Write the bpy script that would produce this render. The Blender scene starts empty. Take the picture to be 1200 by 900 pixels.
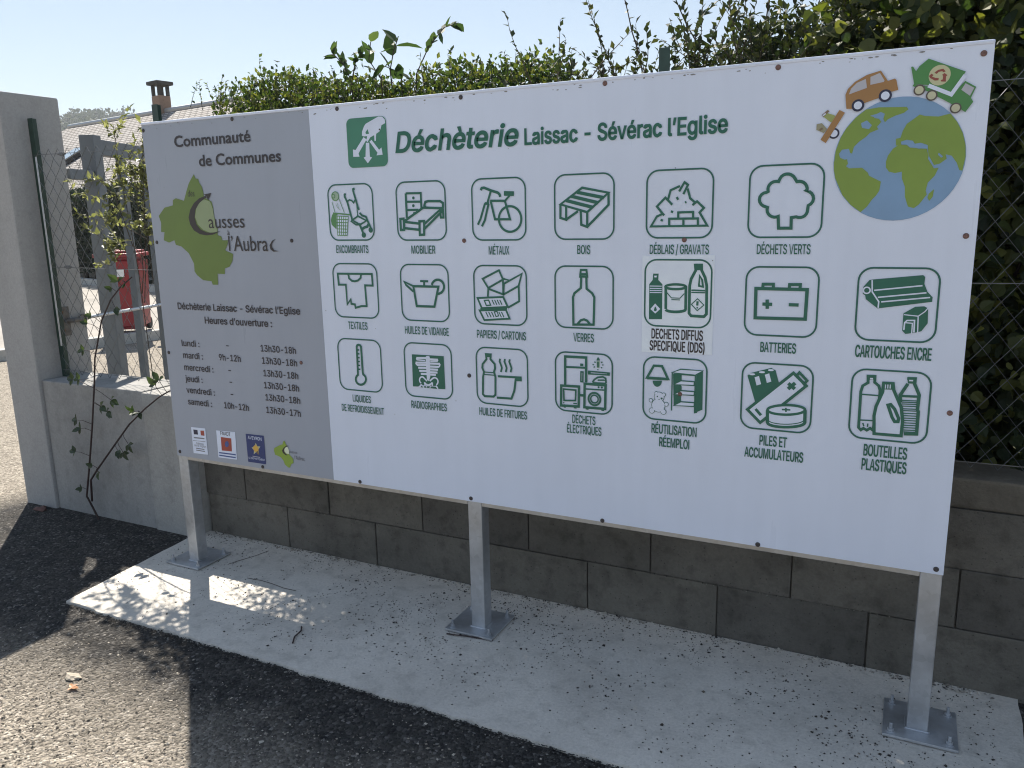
import bpy, bmesh, math, random
import numpy as np
from math import sin, cos, pi, radians, degrees
from mathutils import Vector, Matrix
from mathutils.geometry import delaunay_2d_cdt

SC = bpy.context.scene; COL = SC.collection
HAZE = 0.0006
RNG = np.random.default_rng(7); random.seed(7)

# ---- camera, standing on the road in front of the board
cd = bpy.data.cameras.new('camera'); cam = bpy.data.objects.new('camera', cd); COL.objects.link(cam)
cd.sensor_width = 36; cd.lens = 28.2300; cd.clip_start = .05; cd.clip_end = 6000
cam.matrix_world = Matrix(((0.896710, -0.073582, 0.436459, 3.050824), (0.442173, 0.193118, -0.875893, -2.561301), (-0.019838, 0.978413, 0.205707, 1.624350), (0, 0, 0, 1)))
SC.camera = cam
# ---- sky and sun (behind the board, to the left)
SUN_EL, SUN_AZ = radians(51.3), math.atan2(-.738, .675)      # azimuth measured from +Y towards +X
w = bpy.data.worlds.new('World'); SC.world = w; w.use_nodes = True
sky = w.node_tree.nodes.new('ShaderNodeTexSky'); sky.sky_type = 'NISHITA'; sky.sun_disc = False
sky.sun_elevation = SUN_EL; sky.sun_rotation = SUN_AZ; sky.altitude = 500; sky.air_density = 1.0; sky.dust_density = 0.15; sky.ozone_density = 1.5
gm = w.node_tree.nodes.new('ShaderNodeGamma'); gm.inputs[1].default_value = 0.6; w.node_tree.links.new(sky.outputs[0], gm.inputs[0])   # evens out the very bright sunward horizon
w.node_tree.links.new(gm.outputs[0], w.node_tree.nodes['Background'].inputs[0]); w.node_tree.nodes['Background'].inputs[1].default_value = 0.119
sl_ = bpy.data.lights.new('sun', 'SUN'); sl_.energy = 4.3; sl_.angle = radians(.53); sl_.color = (1, .93, .82)
sun = bpy.data.objects.new('sun', sl_); COL.objects.link(sun)
sd = Vector((sin(SUN_AZ) * cos(SUN_EL), cos(SUN_AZ) * cos(SUN_EL), sin(SUN_EL))); sun.rotation_euler = sd.to_track_quat('Z', 'Y').to_euler(); sun.location = (-6, 6, 12)
SC.render.engine = 'CYCLES'; SC.cycles.filter_width = 1.1
SC.view_settings.view_transform = 'Standard'; SC.view_settings.look = 'None'; SC.view_settings.exposure = 1.2; SC.view_settings.gamma = 1

# ---- printed artwork of the board, in millimetres from its lower left corner
ART = {
 'encombrants': [
  ["B","gb",2,1097.5,1102.1,209.8,210.1],
  ["T","g",2,1016.4,1170.4,947.3,30,"ENCOMBRANTS",0,0.011,"h"],
  ["F","g2",1,[1011.8,1099.8,1032.5,1096.9,1023.0,1038.7,1001.8,1056.8,999.0,1074.7,1006.4,1093.6]],
  ["L","g2",2,5,0,[1011.9,1101.1,1094.4,1093.3]],
  ["F","w",2,[1028.9,1091.9,1086.2,1089.7,1074.0,1012.9,1025.9,1014.5]],
  ["L","g2",3,3,0,[1032.0,1090.6,1028.5,1014.5]],
  ["L","g2",3,3,0,[1042.6,1090.4,1037.5,1014.4]],
  ["L","g2",3,3,0,[1053.2,1090.2,1046.5,1014.3]],
  ["L","g2",3,3,0,[1063.7,1090.1,1055.5,1014.3]],
  ["L","g2",3,3,0,[1074.2,1089.9,1064.5,1014.2]],
  ["L","g2",3,3,0,[1084.6,1089.7,1073.4,1014.2]],
  ["L","g2",3,3,0,[1028.7,1089.4,1086.0,1087.2]],
  ["L","g2",3,3,0,[1028.4,1077.3,1084.2,1075.1]],
  ["L","g2",3,3,0,[1028.0,1065.1,1082.3,1063.1]],
  ["L","g2",3,3,0,[1027.7,1052.9,1080.4,1051.0]],
  ["L","g2",3,3,0,[1027.3,1040.7,1078.5,1038.9]],
  ["L","g2",3,3,0,[1027.0,1028.5,1076.7,1026.8]],
  ["L","g2",3,3,0,[1026.7,1016.3,1074.8,1014.6]],
  ["L","g2",2,2.5,0,[1010.5,1142.8,1021.9,1104.7]],
  ["L","g2",2,2.5,0,[1045.1,1154.4,1066.5,1101.3]],
  ["C","g3",1,1025.0,1163.7,17.2],
  ["R","g2",2,3,1028.3,1164.9,16.6],
  ["R","g2",2,3,1018.8,1165.1,7.2],
  ["L","g3",2,2,0,[1027.7,1137.3,1034.5,1122.1,1049.7,1111.7]],
  ["L","g3",2,2,0,[1035.9,1139.6,1040.5,1116.9]],
  ["L","g",2,8,0,[1078.3,1172.2,1072.8,1169.9,1073.3,1161.1,1083.8,1140.9,1102.4,1073.1]],
  ["L","g",2,8,0,[1122.1,1190.6,1114.1,1188.4,1115.1,1179.8,1127.6,1137.4,1136.5,1109.9]],
  ["L","g",2,6,0,[1085.6,1143.4,1093.9,1149.4,1106.2,1145.4,1113.5,1137.7,1118.7,1145.0,1124.0,1152.3]],
  ["L","g",2,4,0,[1127.6,1137.4,1128.8,1090.2]],
  ["L","g",2,7,1,[1102.4,1073.1,1130.2,1087.6,1169.4,1069.6,1137.2,1055.1]],
  ["L","g",2,6,0,[1102.4,1073.1,1097.3,1068.2,1118.4,1055.3,1137.2,1055.1]],
  ["L","g",2,8,0,[1138.9,1099.9,1149.1,1089.8,1167.3,1084.5,1172.7,1072.0,1189.0,1039.5]],
  ["L","g",2,9,0,[1134.4,1060.1,1151.9,1019.9]],
  ["L","g",2,10,0,[1145.3,1037.5,1158.3,1044.8,1170.9,1047.2,1177.8,1057.1]],
  ["C","g",1,1152.6,1016.1,10.2],
  ["C","g",1,1186.2,1034.6,10.1],
 ],
 'mobilier': [
  ["B","gb",2,1415.7,1101.0,210.8,210.5],
  ["T","g",2,1366.7,1471.2,945.8,30,"MOBILIER",0,0.011,"h"],
  ["L","g",2,8,0,[1352.8,1165.8,1418.3,1165.1,1418.3,1106.9]],
  ["L","g",2,9,0,[1352.8,1165.8,1352.9,1077.2]],
  ["L","g",2,8,0,[1352.1,1135.4,1416.7,1134.6]],
  ["L","g",2,8,0,[1351.5,1105.4,1405.4,1105.5]],
  ["C","g",1,1385.3,1148.5,5.4],
  ["C","g",1,1383.8,1120.7,5.5],
  ["C","g",1,1385.9,1094.4,4.1],
  ["L","g",2,9,0,[1340.6,1065.0,1426.5,1112.8,1505.5,1109.1]],
  ["L","g",2,9,0,[1340.5,1062.9,1405.3,1055.8]],
  ["L","g",2,9,0,[1339.2,1040.0,1406.6,1033.1]],
  ["L","g",2,9,0,[1340.6,1065.0,1339.2,1040.0]],
  ["L","g",2,9,1,[1323.4,1073.6,1338.6,1074.6,1338.8,1033.7,1324.1,1033.1]],
  ["L","g",2,9,1,[1407.2,1064.0,1428.0,1064.5,1425.6,1015.5,1406.6,1014.4]],
  ["L","g",2,9,1,[1427.4,1053.4,1503.0,1107.1,1502.5,1095.0,1429.1,1037.0]],
  ["L","g",2,8,1,[1498.2,1107.2,1510.2,1107.0,1511.3,1075.9,1500.2,1076.0]],
  ["L","g",2,9,0,[1437.7,1112.6,1431.8,1120.8,1436.3,1132.9,1448.6,1135.5,1499.4,1134.2,1511.1,1127.1,1510.4,1111.0]],
 ],
 'metaux': [
  ["B","gb",2,1736.2,1100.3,209.4,211.4],
  ["T","g",2,1693.6,1775.7,943.5,30,"MÉTAUX",0,0.011,"h"],
  ["L","g",2,9,0,[1668.0,1167.3,1671.6,1174.5,1681.3,1175.6,1709.2,1165.0,1735.3,1157.0,1742.4,1150.5,1743.9,1142.3]],
  ["L","g",2,8,0,[1707.5,1162.7,1692.7,1121.7]],
  ["L","g",2,9,0,[1682.5,1121.9,1699.5,1120.6]],
  ["L","g",2,8,0,[1683.6,1121.9,1663.7,1068.2,1652.7,1048.5]],
  ["L","g",2,8,0,[1697.8,1120.1,1680.7,1063.0,1668.6,1042.4]],
  ["L","g",2,8,0,[1704.3,1130.2,1764.1,1128.7]],
  ["L","g",2,8,0,[1706.5,1128.7,1721.7,1066.3,1780.9,1065.4,1762.4,1127.3]],
  ["L","g",2,7,0,[1762.4,1128.7,1781.1,1146.0]],
  ["L","g",2,16,0,[1759.1,1153.9,1797.7,1151.8]],
  ["R","g",2,8,1780.7,1066.3,43.7],
 ],
 'bois': [
  ["B","gb",2,2055.7,1101.7,210.5,211.8],
  ["T","g",2,2031.7,2078.7,946.2,30,"BOIS",0,0.011,"h"],
  ["L","g",2,8,1,[1971.5,1111.7,2050.0,1163.8,2142.1,1145.0,2067.6,1084.1]],
  ["L","g",2,11,0,[1992.3,1123.8,2087.7,1099.4]],
  ["L","g",2,11,0,[2010.8,1137.3,2106.6,1113.6]],
  ["L","g",2,11,0,[2031.3,1149.6,2126.4,1129.5]],
  ["L","g",2,8,0,[1971.5,1111.7,1971.1,1067.1,1991.9,1060.7,1992.1,1105.2]],
  ["L","g",2,8,0,[1991.9,1060.7,2034.6,1088.0]],
  ["L","g",2,8,0,[2044.8,1087.8,2046.3,1043.5,2067.6,1036.2,2067.6,1084.1]],
  ["L","g",2,8,0,[2067.6,1036.2,2142.3,1106.4,2142.1,1145.0]],
 ],
 'deblais': [
  ["B","gb",2,2376.9,1103.6,211.0,210.2],
  ["T","g",2,2283.6,2474.8,947.2,30,"DÉBLAIS / GRAVATS",0,0.011,"h"],
  ["L","g",2,7,0,[2329.0,1069.1,2322.2,1076.7,2305.0,1097.3,2332.3,1124.1,2354.8,1101.4]],
  ["L","g",2,7,0,[2322.2,1072.9,2305.6,1066.3,2286.4,1034.9,2467.3,1035.3,2442.1,1076.0,2455.0,1089.7,2433.2,1110.0,2419.0,1098.9]],
  ["L","g",2,7,0,[2340.7,1117.6,2348.4,1146.3,2378.1,1158.4]],
  ["L","g",2,7,0,[2375.8,1141.8,2392.4,1169.4,2403.4,1161.2,2389.5,1133.0]],
  ["L","g",2,7,0,[2402.6,1149.8,2411.4,1119.9,2426.3,1107.6]],
  ["L","g",2,7,0,[2368.0,1124.8,2373.6,1116.7]],
  ["L","g",2,7,0,[2395.6,1106.8,2399.3,1109.3]],
  ["L","g",2,7,0,[2350.9,1081.4,2358.1,1078.6]],
  ["L","g",2,7,0,[2318.1,1055.4,2325.4,1052.6]],
  ["L","g",2,7,0,[2374.9,1059.8,2374.5,1077.3,2421.7,1077.9,2422.2,1059.0]],
  ["L","g",2,7,0,[2346.2,1037.9,2345.8,1058.1,2437.3,1057.7,2437.8,1037.8]],
  ["L","g",2,7,0,[2391.9,1037.3,2391.4,1057.4]],
 ],
 'verts': [
  ["B","gb",2,2696.8,1103.6,210.3,210.6],
  ["T","g",2,2620.4,2775.6,947.8,30,"DÉCHETS VERTS",0,0.011,"h"],
  ["L","g",2,9,1,[2678.5,1059.9,2674.4,1058.3,2667.6,1057.7,2660.8,1059.2,2654.6,1062.6,2649.7,1067.6,2646.6,1073.7,2645.4,1080.4,2646.5,1086.9,2633.8,1091.4,2627.4,1096.6,2623.2,1103.4,2621.7,1111.1,2623.1,1118.6,2627.3,1124.9,2633.6,1129.3,2641.3,1131.1,2646.4,1133.5,2645.3,1140.5,2646.3,1147.4,2649.5,1153.5,2654.5,1158.3,2660.8,1161.4,2667.9,1162.4,2675.2,1161.4,2679.0,1170.3,2682.9,1176.1,2688.7,1180.3,2695.7,1182.3,2703.2,1182.0,2710.4,1179.4,2716.6,1174.8,2721.1,1168.7,2726.9,1159.2,2733.4,1160.2,2740.0,1159.2,2746.2,1156.3,2751.3,1151.7,2754.9,1146.0,2756.6,1139.6,2756.3,1133.2,2754.2,1132.6,2762.6,1130.0,2769.6,1124.6,2774.2,1117.2,2775.8,1108.9,2774.0,1100.8,2769.3,1094.2,2762.2,1090.0,2760.9,1077.2,2760.3,1071.0,2757.9,1065.3,2754.0,1060.6,2748.7,1057.3,2742.6,1055.7,2736.1,1055.8,2729.8,1057.8,2716.3,1055.8,2716.9,1024.8,2681.1,1025.2]],
 ],
 'textiles': [
  ["B","gb",2,1097.9,801.1,211.1,210.4],
  ["T","g",2,1051.6,1145.4,648.5,30,"TEXTILES",0,0.011,"h"],
  ["L","g",2,8,1,[1015.4,866.8,1180.0,867.7,1181.2,823.1,1144.5,823.2,1147.0,742.5,1122.4,741.7,1093.2,734.1,1090.9,747.5,1073.3,749.2,1071.8,767.1,1053.5,746.3,1052.3,824.1,1017.5,823.4]],
  ["L","g",2,8,0,[1067.1,865.3,1069.8,849.8,1082.8,839.8,1096.5,838.2,1112.1,841.6,1124.7,850.7,1129.1,866.1]],
 ],
 'vidange': [
  ["B","gb",2,1417.0,800.4,209.6,210.8],
  ["T","g",2,1321.2,1516.4,642.1,30,"HUILES DE VIDANGE",0,0.011,"h"],
  ["L","g",2,9,1,[1368.0,824.7,1478.3,824.8,1457.5,750.1,1379.3,749.7]],
  ["L","g",2,8,0,[1368.0,824.7,1328.0,841.0,1336.0,828.3,1366.9,804.5]],
  ["L","g",2,8,0,[1399.4,844.4,1434.5,844.2]],
  ["L","g",2,8,0,[1417.0,843.9,1416.1,825.6]],
  ["L","g",2,9,0,[1449.8,831.0,1453.4,838.3,1459.1,844.3,1466.3,848.6,1474.3,850.7,1482.4,850.4,1489.9,847.8,1496.2,843.1,1500.6,836.8,1502.7,829.4,1502.4,821.5,1499.7,813.9,1494.8,807.3,1488.2,802.3,1480.4,799.3,1472.2,798.6]],
 ],
 'papiers': [
  ["B","gb",2,1734.6,799.4,209.9,210.5],
  ["T","g",2,1635.8,1835.0,641.3,30,"PAPIERS / CARTONS",0,0.011,"h"],
  ["L","g",2,7,1,[1665.7,857.3,1732.8,888.6,1747.9,856.1,1688.0,824.5]],
  ["L","g",2,7,0,[1688.0,824.5,1685.3,793.8]],
  ["L","g",2,7,0,[1687.9,822.0,1747.7,803.0,1747.9,856.1]],
  ["L","g",2,7,0,[1749.1,858.6,1774.4,853.0,1755.6,844.6]],
  ["L","g",2,7,0,[1747.7,803.0,1751.5,841.0,1822.4,877.2,1809.3,834.6,1747.7,802.0]],
  ["L","g",2,7,0,[1809.3,834.6,1810.5,780.4,1766.5,756.8]],
  ["F","w",2,[1640.2,789.0,1747.5,795.4,1766.4,751.7,1774.1,714.6,1667.0,706.9,1647.6,746.2,1659.6,753.3]],
  ["L","g",3,7,1,[1643.1,787.5,1747.5,793.9,1764.9,758.7,1659.5,751.3]],
  ["L","g",3,7,1,[1650.4,742.7,1757.8,748.3,1771.3,717.1,1668.8,708.0]],
  ["L","g",3,8,0,[1653.5,747.4,1762.5,753.6]],
  ["L","g",3,5,1,[1670.9,779.5,1688.5,781.0,1696.1,763.3,1678.6,761.2]],
  ["L","g",3,4,0,[1702.4,782.4,1711.2,765.3]],
  ["L","g",3,4,0,[1712.8,782.7,1721.6,765.6]],
  ["L","g",3,4,0,[1723.2,783.0,1731.9,765.9]],
  ["L","g",3,4,0,[1733.5,783.3,1742.2,766.2]],
  ["L","g",3,4,0,[1675.5,738.3,1685.5,719.0]],
  ["L","g",3,4,0,[1687.2,738.7,1697.1,719.4]],
  ["L","g",3,4,0,[1698.9,739.1,1708.8,719.9]],
  ["L","g",3,4,0,[1728.9,740.2,1738.8,721.0]],
  ["L","g",3,4,0,[1739.3,740.5,1749.1,721.4]],
  ["L","g",3,4,1,[1710.5,739.5,1722.1,741.0,1727.4,725.7,1717.0,722.8]],
 ],
 'verres': [
  ["B","gb",2,2054.6,800.4,210.6,210.6],
  ["T","g",2,2016.4,2091.8,647.2,30,"VERRES",0,0.011,"h"],
  ["L","g",2,7,1,[2044.4,893.2,2064.9,893.4,2067.5,871.0,2041.7,870.6]],
  ["L","g",2,8,0,[2039.7,878.7,2069.5,879.1]],
  ["L","g",2,8,0,[2045.9,869.2,2044.2,832.1,2020.7,813.7,2015.5,799.9,2016.6,705.8,2090.7,708.8,2093.1,802.0,2085.4,815.2,2065.4,830.2,2064.4,868.5]],
  ["L","g",2,8,0,[2030.8,707.3,2044.0,721.6,2056.0,725.5,2067.4,721.1,2078.8,708.3]],
 ],
 'dds': [
  ["B","gb",2,2377.8,821.6,216.2,215.2],
  ["F","sticker",0,[2259.3,942.4,2494.0,945.3,2494.3,627.2,2260.8,625.1]],
  ["T","k",2,2293.8,2464.0,671.2,34,"DECHETS DIFFUS",0,0.017,"h"],
  ["T","k",2,2288.1,2470.6,631.8,34,"SPECIFIQUE (DDS)",0,0.017,"h"],
  ["F","g",1,[2283.7,849.8,2294.9,863.8,2296.3,884.3,2314.5,884.5,2313.7,864.1,2327.6,850.6,2328.6,736.5,2284.4,734.8]],
  ["F","w",2,[2285.5,845.3,2325.4,845.6,2325.5,842.8,2285.5,842.6]],
  ["F","w",2,[2285.6,837.6,2325.6,837.9,2325.6,835.1,2285.7,834.8]],
  ["F","w",2,[2285.7,830.9,2325.7,831.2,2325.7,828.4,2285.8,828.1]],
  ["F","w",2,[2285.8,824.2,2325.8,824.6,2325.9,821.8,2285.9,821.4]],
  ["F","w",2,[2289.0,768.8,2304.8,787.3,2322.3,769.9,2305.4,754.2]],
  ["F","g",3,[2300.6,763.6,2302.8,773.2,2306.1,777.8,2310.9,767.9,2308.7,762.2]],
  ["F","w",2,[2299.8,877.7,2308.9,877.9,2307.9,872.3,2301.1,872.2]],
  ["L","g",2,8,1,[2404.9,843.9,2403.3,841.5,2398.6,839.3,2391.3,837.4,2382.1,836.1,2371.8,835.5,2361.4,835.7,2352.0,836.6,2344.5,838.1,2339.6,840.2,2337.9,842.5,2339.5,844.9,2344.3,847.2,2351.7,849.0,2361.1,850.3,2371.4,850.9,2381.7,850.7,2391.0,849.8,2398.4,848.3,2403.2,846.2]],
  ["L","g",2,9,0,[2339.1,842.6,2340.5,770.5]],
  ["L","g",2,9,0,[2404.9,843.9,2405.6,769.9]],
  ["L","g",2,9,0,[2405.6,771.0,2404.3,768.8,2400.6,766.7,2394.6,764.8,2386.9,763.3,2378.0,762.4,2368.8,762.1,2359.8,762.4,2352.0,763.3,2345.8,764.8,2341.9,766.7,2340.5,768.8]],
  ["L","g",2,3,0,[2341.1,826.0,2358.4,807.1,2386.4,806.8,2399.9,821.9]],
  ["L","g",2,3,0,[2358.5,801.6,2386.5,801.3]],
  ["L","g",2,9,1,[2433.2,913.0,2453.2,913.2,2453.7,897.1,2465.1,874.8,2471.3,848.0,2472.9,758.5,2465.0,750.0,2423.8,751.2,2417.0,759.3,2416.9,846.9,2420.7,868.7,2435.2,896.9]],
  ["F","g",1,[2434.8,912.0,2453.2,912.1,2453.7,897.1,2435.2,896.9]],
  ["L","g",2,6,1,[2447.7,879.9,2446.4,847.5,2459.5,845.0,2456.2,866.5]],
  ["L","g",2,5,0,[2422.7,833.4,2466.4,832.8]],
  ["L","g",2,4,0,[2422.9,826.3,2466.6,826.3]],
  ["L","g",2,3,1,[2423.9,788.1,2443.2,806.7,2463.9,787.1,2443.2,768.4]],
  ["L","g",2,7,0,[2443.4,798.5,2442.7,784.8]],
  ["C","g",1,2442.9,777.7,2.7],
 ],
 'batteries': [
  ["B","gb",2,2698.3,804.1,211.2,210.4],
  ["T","g",2,2643.2,2749.7,646.1,32,"BATTERIES",0,0.017,"h"],
  ["L","g",2,10,1,[2622.8,843.2,2772.3,842.8,2771.1,753.6,2624.0,752.2]],
  ["L","g",2,9,0,[2643.1,845.2,2643.6,856.7,2673.9,857.3,2674.4,845.8]],
  ["L","g",2,9,0,[2720.8,845.3,2721.2,857.1,2752.1,857.7,2751.7,845.4]],
  ["L","g",2,10,0,[2644.2,795.8,2673.1,795.6]],
  ["L","g",2,10,0,[2657.8,809.9,2659.1,781.5]],
  ["L","g",2,10,0,[2721.7,796.1,2750.3,795.9]],
 ],
 'refroid': [
  ["B","gb",2,1097.0,504.0,208.9,208.6],
  ["T","g",2,1051.7,1141.5,351.3,29,"LIQUIDES",0,0.011,"h"],
  ["T","g",2,993.1,1202.8,307.8,29,"DE REFROIDISSEMENT",0,0.011,"h"],
  ["L","g",2,9,1,[1085.2,472.7,1086.8,579.2,1090.6,584.9,1097.4,586.6,1104.5,584.7,1108.0,579.4,1109.0,476.7,1111.2,467.2,1117.7,463.0,1121.9,456.8,1123.2,449.4,1121.6,441.7,1117.2,434.5,1110.4,428.7,1102.2,425.1,1093.5,423.9,1085.2,425.5,1078.5,429.5,1074.0,435.6,1072.4,443.0,1073.8,450.8,1078.1,458.1,1084.7,464.0]],
  ["L","g",2,6,0,[1086.4,565.4,1098.7,566.1]],
  ["L","g",2,6,0,[1086.6,549.7,1098.7,550.4]],
  ["L","g",2,6,0,[1086.9,534.0,1098.7,534.8]],
  ["L","g",2,6,0,[1087.1,518.3,1098.6,519.1]],
  ["L","g",2,6,0,[1087.4,502.6,1098.6,503.3]],
  ["L","g",2,6,0,[1087.6,486.8,1098.6,487.6]],
 ],
 'radio': [
  ["B","gb",2,1417.6,502.9,210.6,209.6],
  ["T","g",2,1334.4,1495.6,349.9,30,"RADIOGRAPHIES",0,0.011,"h"],
  ["F","g",1,[1347.1,563.0,1489.4,564.0,1491.1,436.6,1460.3,435.2,1456.2,445.9,1379.9,445.1,1370.2,437.7,1345.4,436.4]],
  ["F","w",2,[1414.7,560.6,1422.7,561.1,1427.9,558.4,1426.8,479.7,1420.3,463.2,1411.2,466.6,1409.4,556.3]],
  ["L","w",2,8,0,[1367.8,549.8,1409.6,552.0,1427.8,548.1,1464.3,548.7]],
  ["L","w",2,4,0,[1370.1,548.0,1409.5,550.0,1427.7,546.1,1460.8,546.6]],
  ["L","w",2,8,0,[1363.4,531.5,1408.7,534.0,1427.1,532.2,1472.7,533.5]],
  ["L","w",2,8,0,[1367.6,522.8,1408.3,525.0,1426.5,520.2,1468.7,521.4]],
  ["L","w",2,8,0,[1374.0,512.2,1407.8,514.0,1426.0,509.2,1462.6,510.1]],
  ["L","w",2,8,0,[1378.1,500.4,1407.2,502.0,1425.4,498.2,1459.8,499.0]],
  ["L","w",2,8,0,[1384.5,488.8,1406.6,489.9,1425.0,489.2,1452.5,489.5]],
  ["L","w",2,6,0,[1363.4,531.5,1367.6,522.8]],
  ["L","w",2,6,0,[1472.7,533.5,1468.7,521.4]],
  ["L","w",2,5,0,[1367.8,549.8,1369.8,543.0,1406.9,542.2]],
  ["L","w",2,5,0,[1464.3,548.7,1460.6,542.6,1429.7,540.7]],
  ["L","w",2,6,0,[1384.5,452.9,1381.9,454.1,1379.8,456.1,1378.3,458.7,1377.5,461.6,1377.4,464.8,1378.1,468.0,1379.6,471.0,1381.6,473.6,1384.1,475.6,1386.9,476.9,1389.9,477.5,1392.8,477.3,1395.5,476.2,1411.0,462.5]],
  ["L","w",2,6,0,[1423.8,463.5,1436.5,473.9,1439.8,476.2,1443.5,477.7,1447.3,478.2,1451.0,477.7,1454.3,476.3,1457.1,474.0,1459.1,471.0,1460.2,467.6,1460.5,463.8,1459.7,460.0,1458.0,456.3,1455.6,453.2,1452.4,450.6]],
  ["L","w",2,7,0,[1399.1,456.6,1404.6,450.0,1416.0,446.4,1427.8,451.7,1436.2,458.4]],
  ["L","w",2,5,0,[1399.1,456.6,1401.9,441.7]],
  ["L","w",2,5,0,[1436.2,458.4,1434.4,444.2]],
  ["L","w",2,6,0,[1385.9,448.6,1375.9,434.7]],
  ["L","w",2,6,0,[1450.6,447.5,1459.2,436.1]],
  ["F","g",1,[1379.7,441.0,1456.1,442.9,1456.9,434.9,1377.1,435.8]],
  ["L","w",2,5,0,[1388.1,444.7,1397.0,436.3]],
  ["L","w",2,4,0,[1422.5,437.3,1429.8,445.9]],
  ["L","w",2,4,0,[1408.6,437.2,1406.5,442.1]],
 ],
 'fritures': [
  ["B","gb",2,1734.3,502.0,208.9,210.1],
  ["T","g",2,1636.5,1833.8,349.9,30,"HUILES DE FRITURES",0,0.011,"h"],
  ["L","g",2,8,1,[1670.9,582.1,1690.9,582.2,1689.2,564.7,1706.4,547.2,1707.1,531.3,1702.6,517.8,1708.0,499.5,1706.2,432.4,1698.3,424.8,1661.3,423.4,1653.7,430.9,1656.3,495.8,1661.1,514.9,1654.4,530.5,1656.0,544.0,1672.7,563.6]],
  ["L","g",2,4,0,[1661.1,514.9,1702.6,515.1]],
  ["L","g",2,4,0,[1660.8,505.8,1703.5,505.6]],
  ["F","g",1,[1670.8,581.0,1690.9,581.1,1690.0,571.6,1671.7,571.5]],
  ["L","g",2,7,0,[1729.2,568.7,1726.6,559.0,1732.1,546.2,1735.3,535.9,1731.4,519.7]],
  ["L","g",2,7,0,[1748.9,568.8,1746.3,559.2,1751.8,546.4,1755.0,536.1,1751.2,520.6]],
  ["L","g",2,7,0,[1768.5,569.0,1766.0,559.4,1771.4,546.6,1774.7,536.3,1770.9,521.4]],
  ["L","g",2,8,0,[1718.1,502.9,1789.5,504.2]],
  ["L","g",2,18,0,[1789.4,499.0,1815.1,499.8]],
  ["L","g",2,8,0,[1791.1,499.1,1784.4,454.7,1772.2,423.4,1711.8,422.1]],
 ],
 'elec': [
  ["B","gb",2,2053.3,502.9,210.6,210.4],
  ["T","g",2,2010.8,2097.9,355.1,31,"DÉCHETS",0,0.011,"h"],
  ["T","g",2,1990.5,2120.1,318.2,31,"ÉLECTRIQUES",0,0.011,"h"],
  ["L","g",2,9,0,[1984.4,488.5,1985.1,592.3,2063.4,593.0,2063.3,505.9]],
  ["L","g",2,7,0,[1984.9,555.3,2062.1,556.9]],
  ["L","g",2,9,0,[2041.5,566.6,2052.9,566.3]],
  ["L","g",2,5,1,[2044.1,541.6,2052.0,541.6,2050.9,506.7,2043.5,506.9]],
  ["L","g",2,9,1,[1969.5,487.3,2036.8,488.6,2035.2,416.9,1968.1,414.9]],
  ["L","g",2,6,1,[1978.3,475.2,2024.7,475.0,2023.2,437.2,1980.0,434.1]],
  ["C","g",1,1978.6,425.7,2.4],
  ["F","g",1,[2015.1,428.8,2028.6,429.2,2028.6,424.1,2015.1,424.2]],
  ["L","g",2,12,0,[1978.5,414.5,1986.6,413.9]],
  ["L","g",2,12,0,[2016.4,414.5,2027.2,414.9]],
  ["L","g",2,9,0,[2036.7,458.1,2055.3,458.3]],
  ["L","g",2,9,1,[2058.0,500.4,2134.6,501.1,2133.4,416.7,2056.6,416.3]],
  ["L","g",2,5,0,[2058.0,481.9,2133.1,483.5]],
  ["C","g",1,2109.2,491.7,3.6],
  ["C","g",1,2120.9,491.8,3.8],
  ["R","g",2,7,2094.1,448.8,22.0],
  ["R","g",2,5,2094.1,448.8,13.7],
  ["L","g",2,12,0,[2061.9,414.9,2072.5,414.3]],
  ["L","g",2,12,0,[2119.9,415.0,2130.3,414.9]],
  ["L","g",2,6,0,[2087.0,507.6,2093.5,518.1,2106.5,526.6,2124.7,529.6,2135.0,524.9,2136.4,507.5]],
  ["F","g",1,[2106.5,519.1,2129.9,520.8,2135.0,516.2,2105.3,514.0]],
  ["L","g",2,6,0,[2087.0,505.8,2136.4,507.0]],
  ["L","g",2,5,1,[2072.6,545.5,2147.7,544.4,2147.3,537.7,2072.6,536.7]],
  ["F","g",1,[2072.6,545.5,2080.4,545.3,2079.9,536.5,2072.6,536.7]],
  ["F","g",1,[2140.1,544.6,2148.3,544.5,2147.3,537.7,2139.6,537.7]],
  ["F","g",1,[2106.9,598.0,2112.8,590.5,2114.1,585.6,2101.2,585.3,2102.5,591.1]],
  ["F","g3",1,[2101.7,583.6,2114.1,583.6,2112.1,559.4,2102.6,560.0]],
  ["L","g",2,3,0,[2105.1,581.3,2105.1,561.4]],
  ["L","g",2,3,0,[2109.5,581.6,2109.0,561.7]],
  ["L","g",2,4,0,[2093.4,579.9,2098.6,578.4]],
  ["L","g",2,4,0,[2086.9,570.2,2092.1,569.8]],
  ["L","g",2,4,0,[2090.9,560.5,2096.1,563.3]],
  ["L","g",2,4,0,[2106.5,555.3,2107.0,551.6]],
  ["L","g",2,4,0,[2118.1,562.3,2122.5,560.1]],
  ["L","g",2,4,0,[2122.4,571.3,2127.1,571.1]],
  ["L","g",2,4,0,[2118.0,578.9,2123.2,581.7]],
 ],
 'reut': [
  ["B","gb",2,2374.4,503.5,211.2,212.0],
  ["T","g",2,2299.1,2452.6,349.1,33,"RÉUTILISATION",0,0.017,"h"],
  ["T","g",2,2326.6,2429.3,304.3,33,"RÉEMPLOI",0,0.017,"h"],
  ["L","g",2,8,1,[2303.7,580.3,2331.6,580.4,2352.6,538.6,2281.0,538.1]],
  ["F","g",1,[2332.0,531.3,2331.6,526.3,2330.4,521.5,2328.3,517.2,2325.5,513.7,2322.2,511.1,2318.5,509.6,2314.8,509.3,2311.0,510.2,2307.6,512.3,2304.7,515.4,2302.5,519.4,2301.1,524.1,2300.5,529.0]],
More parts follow.
